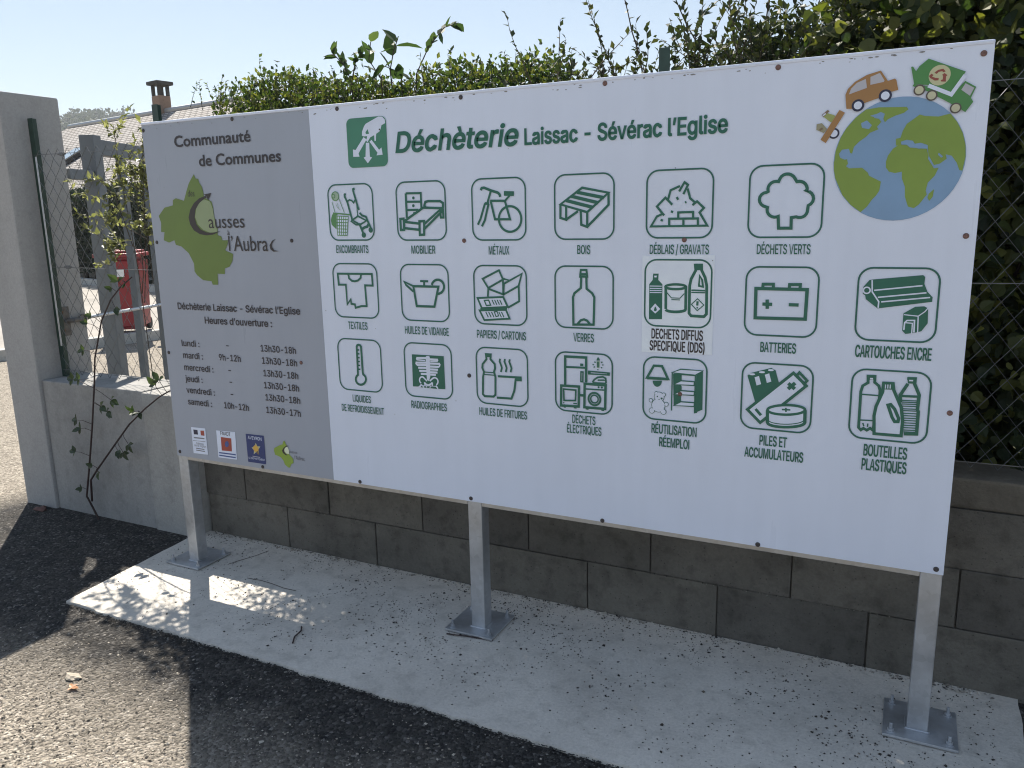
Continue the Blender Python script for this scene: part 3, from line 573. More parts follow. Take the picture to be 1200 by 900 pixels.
# ---- letter outlines (thousandths of an em)
GLYPHS = {
 'h': {
  " ": [188,[]],
  "(": [273,[[89,207,90,244,94,283,119,403,145,477,160,510,177,539,236,539,161,313,152,241,167,83,188,16,236,-96,177,-96,150,-46,128,4,111,55,99,106,92,156]]],
  ")": [273,[[37,-96,121,241,112,313,37,539,97,539,113,510,142,441,173,323,183,244,184,207,182,156,174,104,161,53,144,3,123,-47,97,-96]]],
  "-": [453,[[337,244,337,188,114,188,114,244]]],
  "/": [249,[[235,533,71,-76,14,-76,178,533]]],
  "0": [453,[[227,-7,191,-3,158,7,130,24,105,48,85,77,69,113,57,155,50,202,48,254,50,306,57,353,69,395,85,431,106,461,130,484,159,502,191,512,227,516,262,512,295,502,323,484,348,461,368,431,384,395,396,353,403,306,405,254,403,202,396,155,384,113,368,77,348,48,323,24,295,7,263,-3],[227,50,250,52,271,60,290,74,306,92,320,116,330,144,338,176,344,254,338,332,330,365,320,393,306,416,290,435,271,449,250,457,227,460,203,457,182,449,163,435,147,416,134,393,123,365,115,332,109,254,115,176,123,144,134,116,147,92,163,74,182,60,203,52]]],
  "1": [453,[[76,0,76,55,391,55,391,0],[276,509,276,0,212,0,212,448,209,448,86,358,86,427,198,509]]],
  "2": [453,[[64,0,64,47,319,389,315,405,308,419,287,441,258,455,224,460,188,454,172,447,159,438,148,427,132,398,128,381,127,362,66,362,68,391,75,418,86,442,102,464,121,482,143,496,168,507,196,513,225,516,254,513,281,507,306,497,328,482,346,465,361,445,372,423,379,398,381,372,377,336,363,299,153,60,153,57,389,57,389,0]]],
  "3": [453,[[218,-7,188,-5,159,1,133,10,108,22,88,38,70,57,57,79,48,104,44,132,109,132,112,115,118,100,126,87,150,66,165,59,239,51,258,55,291,69,304,80,315,93,323,108,328,125,328,163,316,196,306,211,292,223,275,234,254,241,229,246,201,248,157,248,157,299,288,448,288,452,70,452,70,509,372,509,372,461,211,278,211,289,247,290,279,286,308,276,333,262,354,244,371,222,383,198,391,173,393,145,390,116,383,90,370,66,354,45,333,27,309,12,281,2,251,-5]]],
  "7": [453,[[97,0,323,448,323,452,62,452,62,509,391,509,391,449,165,0]]],
  "8": [453,[[226,-7,193,-5,163,1,136,11,111,25,91,42,74,62,62,84,54,109,52,135,53,156,65,195,87,228,101,241,117,252,134,260,153,265,153,267,129,276,109,289,93,308,80,330,73,354,70,380,73,405,79,429,90,450,106,469,124,485,146,498,170,508,197,514,226,516,255,514,282,508,306,498,328,485,346,469,361,450,373,429,379,405,382,380,379,354,372,330,359,308,343,289,323,276,300,267,300,265,319,260,335,252,351,241,365,228,387,195,395,176,401,135,398,109,391,84,378,62,362,42,341,25,317,11,289,1,259,-5],[248,50,285,60,313,79,323,91,331,106,335,121,337,139,335,157,330,173,322,189,312,202,283,223,265,230,247,234,206,234,187,230,169,223,140,202,130,189,122,173,117,157,115,139,117,121,121,106,129,91,139,79,167,60,185,54,205,50],[260,294,287,308,298,318,307,330,314,344,318,359,318,392,314,407,308,420,299,432,288,442,244,459,208,459,164,442,153,432,138,407,134,392,134,359,138,344,145,330,154,318,165,308,178,300,193,294]]],
  "9": [453,[[226,516,256,513,285,506,310,494,333,478,352,458,368,434,380,408,387,378,389,347,387,322,382,296,373,270,359,240,200,0,130,0,301,248,307,248,232,195,188,197,161,203,137,214,116,229,98,247,83,269,72,294,66,321,64,352,66,382,73,411,85,436,101,459,120,479,143,494,168,506,196,513],[207,459,190,454,174,446,148,423,138,407,131,390,125,352,127,331,131,313,138,295,148,280,174,257,207,245,226,243,263,249,279,257,293,267,305,280,322,312,326,330,326,371,322,390,305,422,293,435,279,446,263,454,245,459]]],
  ":": [188,[[83,-3,73,1,55,18,51,29,51,53,55,64,73,81,83,85,95,87,118,81,128,73,135,64,140,53,140,29,135,18,128,9,118,1,107,-3],[83,272,63,284,55,294,51,304,51,328,55,339,63,349,73,356,83,360,95,362,118,356,128,349,140,328,140,304,128,284,107,272]]],
  "A": [480,[[16,0,201,509,276,509,463,0,395,0,232,478,245,478,85,0],[110,142,110,199,370,199,370,142]]],
  "B": [456,[[60,0,60,509,241,509,274,507,304,501,329,491,350,477,367,461,381,442,390,421,396,398,398,374,397,353,387,320,368,295,315,267,315,262,331,260,347,254,378,234,391,220,402,203,411,184,416,161,418,136,416,111,410,88,400,67,386,48,368,31,344,18,317,8,284,2,247,0],[125,57,245,57,281,60,309,67,330,80,344,96,353,115,355,137,354,153,350,169,333,197,320,209,306,218,289,225,248,231,125,231],[125,285,238,285,273,290,302,304,314,314,323,326,335,355,336,372,333,393,326,412,313,429,294,442,270,449,240,452,125,452]]],
  "C": [510,[[267,-7,225,-3,186,7,150,25,119,49,92,79,70,115,53,157,44,203,40,254,44,305,53,352,70,393,92,429,119,459,150,484,186,501,225,512,267,516,317,511,362,496,383,485,419,456,435,438,459,397,473,348,408,348,404,365,389,395,267,456,237,453,209,445,184,432,161,414,141,391,125,364,113,332,106,295,103,254,106,213,113,177,125,145,141,117,161,94,184,76,210,63,237,56,267,53,369,90,404,144,408,160,473,160,467,135,459,112,435,71,420,53,383,24,363,13,317,-2,293,-6]]],
  "D": [502,[[219,0,96,0,96,57,215,57,254,60,288,68,318,81,343,99,363,122,379,149,390,181,397,216,399,255,397,294,390,329,379,361,364,388,344,410,320,428,291,441,258,449,221,452,93,452,93,509,225,509,273,505,315,495,353,478,385,455,412,426,433,391,449,351,458,306,462,255,458,205,449,159,433,119,411,83,384,54,351,31,312,14,268,3],[125,509,125,0,60,0,60,509]]],
  "E": [419,[[60,0,60,509,372,509,372,452,125,452,125,286,355,286,355,229,125,229,125,57,375,57,375,0]]],
  "F": [410,[[60,0,60,509,369,509,369,452,125,452,125,278,346,278,346,221,125,221,125,0]]],
  "G": [520,[[269,-7,225,-3,185,7,149,25,118,49,91,79,69,116,53,157,43,203,40,254,43,305,53,352,69,393,91,429,117,459,149,484,184,501,223,512,265,516,340,504,384,483,421,453,436,436,460,395,468,373,474,349,408,349,344,436,300,453,265,456,236,453,209,445,183,432,160,414,141,392,125,364,113,332,106,295,103,254,106,213,113,177,125,145,141,117,161,95,184,76,210,63,238,56,269,53,296,55,322,61,345,71,365,85,382,102,396,123,407,147,413,173,415,202,434,199,283,199,283,256,478,256,478,200,475,160,466,124,451,91,431,62,406,38,377,19,344,5,308,-4]]],
  "H": [517,[[60,0,60,509,125,509,125,289,392,289,392,509,457,509,457,0,392,0,392,232,125,232,125,0]]],
  "I": [185,[[60,0,60,509,125,509,125,0]]],
  "L": [393,[[60,0,60,509,125,509,125,57,361,57,361,0]]],
  "M": [628,[[60,0,60,509,152,509,322,49,307,49,476,509,568,509,568,0,504,0,507,457,513,457,342,0,286,0,112,457,119,457,122,0]]],
  "N": [523,[[60,0,60,509,136,509,414,55,405,54,399,509,463,509,463,0,387,0,108,452,119,454,125,0]]],
  "O": [533,[[267,-7,225,-3,186,7,150,25,119,49,92,79,70,115,53,157,44,203,40,254,44,305,53,352,70,393,92,429,119,459,150,484,186,501,225,512,267,516,309,512,348,501,384,484,415,459,442,429,464,393,480,352,490,305,493,254,490,203,480,157,464,115,442,79,415,49,384,25,348,7,309,-3],[267,53,296,55,324,63,349,76,372,94,392,116,408,144,420,176,428,213,430,254,428,295,420,332,408,365,392,392,372,415,349,433,324,446,296,453,267,456,237,453,210,445,184,433,161,415,142,392,125,364,113,332,106,295,103,254,106,213,113,176,125,144,142,117,161,94,184,76,210,63,237,55]]],
  "P": [445,[[60,0,60,509,235,509,272,506,305,499,332,487,356,471,375,452,390,430,400,404,407,377,409,348,407,318,400,291,390,265,375,243,356,223,332,207,305,195,272,188,235,186,109,186,109,242,233,242,279,248,297,256,312,266,324,279,333,294,339,310,343,328,343,367,333,402,324,416,312,428,297,439,279,446,257,451,125,452,125,0]]],
  "Q": [533,[[245,159,313,159,468,-48,401,-48],[267,-7,225,-3,186,7,150,25,119,49,92,79,70,115,53,157,44,203,40,254,44,305,53,352,70,393,92,429,119,459,150,484,186,501,225,512,267,516,309,512,348,501,384,484,415,459,442,429,464,393,480,352,490,305,493,254,490,203,480,157,464,115,442,79,415,49,384,25,348,7,309,-3],[267,53,296,55,324,63,349,76,372,94,392,116,408,144,420,176,428,213,430,254,428,295,420,332,408,365,392,392,372,415,349,433,324,446,296,453,267,456,237,453,210,445,184,433,161,415,142,392,125,364,113,332,106,295,103,254,106,213,113,176,125,144,142,117,161,94,184,76,210,63,237,55]]],
  "R": [449,[[60,0,60,509,236,509,273,506,305,500,333,489,356,473,376,455,390,433,401,408,407,381,409,352,407,323,401,296,390,271,376,250,356,232,333,217,305,206,273,200,236,198,96,198,96,255,258,256,280,260,298,267,313,276,325,287,334,300,344,333,344,371,340,389,334,405,325,419,313,430,298,440,258,451,125,452,125,0],[353,0,230,229,303,229,428,0]]],
  "S": [447,[[224,-9,188,-7,156,-1,128,9,102,23,81,40,64,60,51,83,42,109,38,137,104,137,108,118,114,102,123,88,150,66,185,53,246,50,267,54,286,60,303,69,317,79,329,92,338,106,344,122,346,139,340,168,322,189,296,205,184,239,145,253,112,269,86,289,67,313,56,341,52,372,54,400,62,425,75,448,92,468,113,484,138,498,165,508,195,514,227,516,259,514,289,508,316,498,340,484,360,468,377,449,390,427,398,403,401,378,337,378,332,402,320,421,302,437,280,449,254,456,225,459,185,454,167,448,152,440,139,430,121,405,115,376,117,359,122,345,359,238,395,198,407,161,408,139,406,112,399,87,386,64,370,43,349,25,323,11,294,0,261,-7]]],
  "T": [449,[[32,452,32,509,417,509,417,452,257,452,257,0,193,0,193,452]]],
  "U": [517,[[259,-8,220,-6,186,2,154,15,126,33,103,55,85,80,71,108,63,140,60,173,60,509,124,509,124,178,126,155,132,133,141,113,153,95,169,80,187,68,208,59,232,53,285,53,309,59,331,68,349,80,364,95,377,113,385,133,391,155,393,178,393,509,457,509,457,173,454,140,446,108,433,80,414,55,391,33,363,15,332,2,297,-6]]],
  "V": [480,[[204,0,16,509,84,509,248,31,235,31,395,509,463,509,278,0]]],
  "X": [474,[[18,0,217,284,217,236,29,509,104,509,243,292,232,292,374,509,446,509,259,239,259,287,456,0,382,0,230,231,244,231,182,129,91,0]]],
  "Y": [472,[[203,0,203,208,16,509,91,509,250,230,224,230,381,509,455,509,268,208,268,0]]],
  "a": [389,[[160,-9,115,-3,94,5,76,15,60,29,48,45,38,63,32,84,30,108,36,146,43,161,53,174,64,184,257,231,271,240,267,297,260,307,240,322,227,327,100,274,41,291,51,313,64,331,79,346,95,358,114,368,271,369,300,350,312,336,322,320,330,301,335,278,337,251,337,0,277,0,277,52,272,52,242,16,215,1,199,-4],[170,45,192,47,211,51,242,68,254,80,263,93,270,108,276,138,276,190,103,139,97,130,93,118,96,82,109,64]]],
  "c": [396,[[207,-8,174,-5,144,3,117,16,93,35,72,58,56,85,44,116,37,150,34,187,37,225,44,260,56,291,72,318,93,341,117,360,144,374,174,382,226,384,330,335,362,277,303,262,207,330,184,328,163,321,145,310,130,296,118,278,108,258,96,187,108,117,118,97,130,80,145,66,163,55,184,49,207,46,304,117,363,102,350,70,331,43]]],
  "d": [424,[[195,-8,165,-6,137,3,111,16,89,34,70,57,55,84,43,116,36,151,34,189,36,227,43,261,55,293,70,320,89,342,112,361,137,374,165,382,196,384,218,383,237,379,253,373,306,319,311,319,311,509,372,509,372,0,313,0,313,59,307,59,266,12,236,-3,217,-7],[205,47,226,49,246,55,263,65,278,78,290,95,299,115,306,138,312,189,306,241,300,263,290,282,278,299,263,312,246,322,227,328,205,330,182,328,162,322,145,311,130,298,118,281,108,261,96,189,102,139,109,117,118,97,130,80,145,66,162,55,182,49]]],
  "e": [404,[[212,-8,177,-5,145,3,117,16,92,35,72,58,56,85,44,116,37,150,34,187,36,224,44,258,55,290,71,317,91,340,115,359,142,373,172,382,205,384,246,380,285,366,303,355,319,341,334,324,347,305,357,282,365,256,370,227,371,169,75,169,75,221,338,221,310,202,298,269,277,301,263,314,246,323,227,328,205,330,183,328,164,323,146,313,131,301,109,270,97,231,102,127,110,106,121,88,135,73,151,61,169,53,190,48,212,46,294,82,306,105,365,91,358,72,348,55,335,39,320,26,283,4,261,-3,237,-7]]],
  "f": [254,[[228,379,228,327,6,327,6,379],[81,0,82,452,87,470,96,486,107,499,120,510,135,519,169,529,243,521,227,468,178,472,164,468,154,460,147,449,143,435,142,0]]],
  "g": [425,[[207,-151,156,-146,134,-140,114,-132,97,-122,82,-110,59,-84,51,-69,101,-41,169,-93,207,-97,236,-95,261,-87,282,-75,298,-58,308,-34,311,-6,311,68,306,68,287,41,266,23,236,10,217,6,195,5,165,7,138,14,113,27,90,43,71,65,55,90,43,120,36,154,34,191,36,229,43,263,55,293,71,320,90,342,112,361,138,374,166,382,196,384,218,383,237,379,253,373,279,356,308,319,313,319,313,379,372,379,372,-9,370,-40,363,-67,350,-90,334,-109,314,-124,291,-136,265,-144,237,-149],[205,59,227,61,246,66,264,75,278,87,290,103,300,121,307,142,311,166,311,219,307,242,300,264,291,283,279,299,264,312,247,322,227,328,205,330,182,328,163,322,145,312,130,298,118,282,102,241,96,193,102,144,109,123,118,104,131,88,145,76,163,66,183,61]]],
  "h": [410,[[114,0,53,0,53,509,114,509,114,287,102,287,116,319,132,344,152,362,175,374,200,382,227,384,252,383,275,377,295,369,313,356,328,340,341,321,350,298,355,271,357,240,357,0,296,0,296,235,293,263,286,286,273,304,256,318,235,326,210,329,192,328,176,324,147,308,136,297,126,283,119,266,115,248]]],
  "i": [167,[[53,0,53,379,114,379,114,0],[73,444,63,448,47,463,43,472,41,483,47,504,54,512,84,524,114,512,121,504,125,494,125,472,121,463,105,448,95,444]]],
  "j": [167,[[53,379,114,379,114,-30,108,-72,102,-90,92,-106,80,-119,65,-129,47,-137,-10,-143,-10,-87,18,-85,31,-80,40,-72,47,-61,53,-29],[72,444,62,448,53,455,42,472,42,494,53,512,83,524,95,522,114,512,125,494,125,472,114,455,105,448,95,444]]],
  "l": [189,[[112,0,91,8,74,20,62,37,55,59,53,84,53,509,114,509,114,83,120,62,126,57,135,53,170,54,181,3]]],
  "m": [610,[[53,0,53,379,112,379,112,295,108,295,114,314,122,331,132,346,144,358,187,382,219,386,245,383,268,375,287,361,303,342,314,320,321,295,312,295,326,329,350,356,364,366,381,375,398,381,417,385,458,385,478,380,497,372,514,361,529,346,541,328,550,307,555,283,557,255,557,0,496,0,496,254,493,279,485,298,473,313,456,323,438,329,387,326,374,320,353,302,345,290,336,263,335,0,274,0,274,260,272,280,265,297,253,311,238,322,220,328,199,330,171,326,145,312,135,302,126,289,119,274,115,257,114,0]]],
  "n": [410,[[114,0,53,0,53,379,112,379,112,287,102,287,116,319,132,344,152,362,175,374,200,382,227,384,252,383,275,377,295,369,313,356,328,340,341,321,350,298,355,271,357,240,357,0,296,0,296,235,293,263,286,286,273,304,256,318,235,326,210,329,192,328,176,324,147,308,136,297,126,283,119,266,115,248]]],
  "o": [415,[[207,-8,174,-5,144,3,117,16,93,35,72,58,56,85,44,116,37,150,34,187,37,225,44,260,56,291,72,318,93,341,117,360,144,374,174,382,207,384,241,382,271,374,299,360,323,341,343,318,359,291,371,260,379,225,381,187,379,150,371,116,359,85,343,58,323,35,299,16,271,3,241,-5],[207,46,231,49,252,55,270,66,285,80,298,97,307,117,314,139,318,163,318,212,314,236,307,258,298,278,285,296,270,310,252,321,231,328,207,330,184,328,163,321,145,310,130,296,118,278,108,258,96,187,108,117,118,97,130,80,145,66,163,55,184,49]]],
  "r": [259,[[53,0,53,379,112,379,112,321,115,321,124,339,137,354,152,367,171,377,191,383,213,385,243,384,243,322,174,321,159,315,135,296,126,284,119,269,115,254,114,0]]],
  "s": [365,[[157,-7,133,-3,112,3,93,12,76,24,62,38,50,54,41,73,36,94,94,107,101,87,111,72,124,60,141,52,160,47,181,45,206,47,227,53,244,62,258,74,265,88,268,103,262,126,254,136,243,144,149,170,118,180,92,192,72,208,58,227,50,249,47,274,49,295,55,314,65,332,79,347,95,360,115,370,137,378,161,383,212,383,234,379,254,372,271,363,286,352,299,339,318,308,324,290,268,277,254,304,243,316,228,325,210,331,187,333,166,331,147,326,131,317,119,305,111,292,109,277,110,264,115,253,124,243,136,235,261,200,287,187,306,171,320,153,328,131,331,107,329,85,323,65,312,47,298,31,281,18,260,6,236,-2,210,-7]]],
  "t": [227,[[204,379,204,327,6,327,6,379],[65,471,126,471,130,70,136,61,144,55,156,51,202,54,213,2,138,-1,113,7,92,21,77,41,68,64,65,93]]],
  "u": [410,[[182,-5,158,-3,135,2,115,11,97,23,82,39,69,59,60,82,54,109,53,379,114,379,114,144,116,117,124,94,137,75,154,61,175,53,200,50,218,51,234,55,263,71,274,83,283,97,290,113,295,132,296,379,357,379,357,0,298,0,298,92,307,92,294,60,277,35,257,17,234,5,209,-3]]],
  "v": [389,[[163,0,17,379,84,379,206,21,184,21,305,379,371,379,226,0]]],
  "É": [419,[[60,0,60,509,372,509,372,452,125,452,125,286,355,286,355,229,125,229,125,57,375,57,375,0],[191,558,239,659,307,659,241,558]]],
  "è": [404,[[212,-8,177,-5,145,3,117,16,92,35,72,58,56,85,44,116,37,150,34,187,36,224,44,258,55,290,71,317,91,340,115,359,142,373,172,382,205,384,246,380,285,366,303,355,319,341,334,324,347,305,357,282,365,256,370,227,371,169,75,169,75,221,338,221,310,202,298,269,277,301,263,314,246,323,227,328,205,330,183,328,164,323,146,313,131,301,109,270,97,231,102,127,110,106,121,88,135,73,151,61,169,53,190,48,212,46,294,82,306,105,365,91,358,72,348,55,335,39,320,26,283,4,261,-3,237,-7],[180,429,114,529,182,529,230,429]]],
  "é": [404,[[212,-8,177,-5,145,3,117,16,92,35,72,58,56,85,44,116,37,150,34,187,36,224,44,258,55,290,71,317,91,340,115,359,142,373,172,382,205,384,246,380,285,366,303,355,319,341,334,324,347,305,357,282,365,256,370,227,371,169,75,169,75,221,338,221,310,202,298,269,277,301,263,314,246,323,227,328,205,330,183,328,164,323,146,313,131,301,109,270,97,231,102,127,110,106,121,88,135,73,151,61,169,53,190,48,212,46,294,82,306,105,365,91,358,72,348,55,335,39,320,26,283,4,261,-3,237,-7],[177,429,225,529,293,529,227,429]]],
  "’": [177,[[52,318,82,509,151,509,98,318]]],
 },
 'g': {
  " ": [278,[]],
  "A": [667,[[362,686,293,686,0,0,100,0,186,201,476,201,567,0,667,0],[326,536,436,289,224,289]]],
  "C": [708,[[656,635,570,667,493,685,422,691,229,644,97,517,48,331,87,179,207,47,416,-9,513,-1,593,20,663,51,663,158,584,116,504,90,425,81,281,114,184,205,149,340,185,474,281,567,421,601,498,593,575,570,656,530]]],
  "a": [427,[[411,80,392,67,376,59,364,56,355,58,349,65,347,79,347,310,325,394,267,442,184,458,124,451,75,431,35,397,35,300,80,342,128,366,177,374,222,366,249,340,258,295,258,271,179,243,107,214,50,172,26,101,40,47,78,7,136,-9,177,-4,217,11,257,37,270,11,292,-4,325,-9,351,-6,377,5,411,26],[258,91,233,71,207,58,180,54,147,62,124,84,116,117,136,162,187,195,258,222]]],
  "b": [500,[[148,682,59,682,59,25,109,7,166,-5,226,-9,355,20,437,103,466,234,441,349,372,429,272,458,229,454,187,440,148,417],[148,332,183,359,216,374,250,378,316,358,359,304,375,221,357,145,309,94,238,75,209,77,177,82,148,89]]],
  "c": [438,[[393,427,352,443,310,454,263,458,145,428,68,345,41,216,70,99,150,20,269,-9,318,-5,365,4,403,17,403,105,361,88,322,78,284,75,204,93,151,144,132,224,150,304,197,357,269,376,307,372,347,359,393,332]]],
  "d": [510,[[451,682,362,682,362,440,328,450,298,456,268,458,152,429,73,351,44,235,71,110,146,29,262,0,451,0],[362,75,272,75,191,94,148,147,135,222,153,304,203,358,279,378,307,376,334,371,362,361]]],
  "e": [479,[[438,130,386,101,334,82,281,76,207,91,156,136,130,211,446,211,422,349,354,431,251,458,141,429,68,350,41,230,66,113,140,25,259,-9,327,-3,384,14,438,44],[132,270,154,330,194,368,253,381,308,367,343,329,358,270]]],
  "l": [219,[[154,682,65,682,65,0,154,0]]],
  "m": [771,[[59,449,59,0,148,0,148,326,183,360,219,378,260,383,301,372,330,338,341,279,341,0,430,0,430,326,464,355,498,376,530,383,577,371,610,335,623,278,623,0,712,0,712,282,694,375,642,436,563,458,504,447,455,418,413,377,378,422,332,449,279,458,237,451,193,428,148,390,148,449]]],
  "n": [500,[[150,449,61,449,61,0,150,0,150,322,189,360,225,381,262,387,309,373,339,336,350,278,350,0,439,0,439,277,418,379,363,438,286,458,237,450,191,427,152,390,150,390]]],
  "o": [552,[[273,458,152,427,68,346,36,229,67,106,150,22,273,-9,400,21,485,104,516,229,484,347,399,428],[272,378,351,358,405,306,425,228,406,144,353,90,272,71,196,91,145,146,127,229,146,306,197,358]]],
  "r": [396,[[69,449,69,0,158,0,158,235,173,305,212,354,267,373,292,367,321,352,350,329,397,406,361,435,326,452,290,458,248,447,204,410,160,346,158,346,158,449]]],
  "s": [385,[[324,421,278,442,234,454,192,458,114,443,62,401,44,336,98,240,200,177,254,120,245,93,221,76,188,69,147,75,97,95,41,128,41,32,95,8,145,-5,197,-9,273,8,326,54,345,123,335,165,303,205,244,249,181,288,146,317,135,339,142,360,163,375,194,380,231,375,275,360,324,333]]],
  "t": [333,[[167,542,0,379,0,369,78,369,78,132,94,59,143,10,224,-9,258,-5,297,6,332,21,332,104,297,86,263,75,231,71,203,77,178,98,167,139,167,369,309,369,309,449,167,449]]],
  "u": [500,[[437,0,437,449,348,449,348,128,316,93,280,72,241,65,190,77,159,110,149,164,149,449,60,449,60,170,80,73,134,12,215,-9,261,-1,307,22,348,57,348,0]]],
  "à": [427,[[411,80,392,67,376,59,364,56,355,58,349,65,347,79,347,310,325,394,267,442,184,458,124,451,75,431,35,397,35,300,80,342,128,366,177,374,222,366,249,340,258,295,258,271,179,243,107,214,50,172,26,101,40,47,78,7,136,-9,177,-4,217,11,257,37,270,11,292,-4,325,-9,351,-6,377,5,411,26],[258,91,233,71,207,58,180,54,147,62,124,84,116,117,136,162,187,195,258,222],[187,654,87,654,199,507,254,507]]],
  "é": [479,[[438,130,386,101,334,82,281,76,207,91,156,136,130,211,446,211,422,349,354,431,251,458,141,429,68,350,41,230,66,113,140,25,259,-9,327,-3,384,14,438,44],[132,270,154,330,194,368,253,381,308,367,343,329,358,270],[251,654,184,507,239,507,351,654]]],
  "’": [219,[[59,445,121,478,160,530,173,598,165,645,142,678,106,691,75,684,54,664,46,630,53,601,71,581,99,571,99,533,88,498,59,464]]],
 },
}

# ============================================================ helpers
def V3(*a): return Vector(a)

def mat(name, rough=0.8, metal=0.0, spec=None):
    m = bpy.data.materials.new(name); m.use_nodes = True
    nt = m.node_tree; b = nt.nodes['Principled BSDF']
    b.inputs['Roughness'].default_value = rough; b.inputs['Metallic'].default_value = metal
    if spec is not None: b.inputs['Specular IOR Level'].default_value = spec
    return m, nt, b

def node(nt, typ, **kw):
    n = nt.nodes.new(typ)
    for k, v in kw.items():
        if k in n.inputs: n.inputs[k].default_value = v
        else: setattr(n, k, v)
    return n

def rgba(c): return (c[0], c[1], c[2], 1)

def ramp(nt, fac, stops, interp='LINEAR'):
    r = nt.nodes.new('ShaderNodeValToRGB'); r.color_ramp.interpolation = interp
    e = r.color_ramp.elements
    while len(e) < len(stops): e.new(0.5)
    for i, (p, c) in enumerate(stops):
        e[i].position = p; e[i].color = rgba(c) if not isinstance(c, (int, float)) else (c, c, c, 1)
    nt.links.new(fac, r.inputs[0]); return r.outputs[0]

def noise(nt, co, scale, detail=4, rough=0.55, dist=0):
    n = node(nt, 'ShaderNodeTexNoise'); n.inputs['Scale'].default_value = scale
    n.inputs['Detail'].default_value = detail; n.inputs['Roughness'].default_value = rough; n.inputs['Distortion'].default_value = dist
    nt.links.new(co, n.inputs['Vector']); return n.outputs['Fac']

def mixc(nt, fac, a, b, blend='MIX'):
    n = nt.nodes.new('ShaderNodeMix'); n.data_type = 'RGBA'; n.blend_type = blend
    for s, v in ((0, fac), (6, a), (7, b)):
        if hasattr(v, 'is_output'): nt.links.new(v, n.inputs[s])
        else: n.inputs[s].default_value = v if s == 0 else rgba(v)
    return n.outputs[2]

def mth(nt, op, a, b=0.0):
    n = nt.nodes.new('ShaderNodeMath'); n.operation = op
    for s, v in ((0, a), (1, b)):
        if hasattr(v, 'is_output'): nt.links.new(v, n.inputs[s])
        else: n.inputs[s].default_value = v
    return n.outputs[0]

def bump(nt, b, h, strength=0.4, dist=0.01):
    n = node(nt, 'ShaderNodeBump'); n.inputs['Strength'].default_value = strength; n.inputs['Distance'].default_value = dist
    nt.links.new(h, n.inputs['Height']); nt.links.new(n.outputs[0], b.inputs['Normal'])

def coords(nt): return node(nt, 'ShaderNodeTexCoord').outputs['Object']

def plain(name, c, rough=0.5, metal=0.0, var=0.12, scale=30, bmp=0.0):
    """painted / printed / metal surface with slight tone variation"""
    m, nt, b = mat(name, rough, metal); co = coords(nt)
    n = noise(nt, co, scale, 5)
    c2 = tuple(x * (1 - var) for x in c); c3 = tuple(min(1, x * (1 + var)) for x in c)
    nt.links.new(ramp(nt, n, [(0.3, c2), (0.7, c3)]), b.inputs['Base Color'])
    nt.links.new(mth(nt, 'MULTIPLY_ADD', n, 0.2), b.inputs['Roughness'])
    b.inputs['Roughness'].links[0].from_node.inputs[2].default_value = rough - 0.1
    if bmp: bump(nt, b, n, bmp, 0.004)
    return m

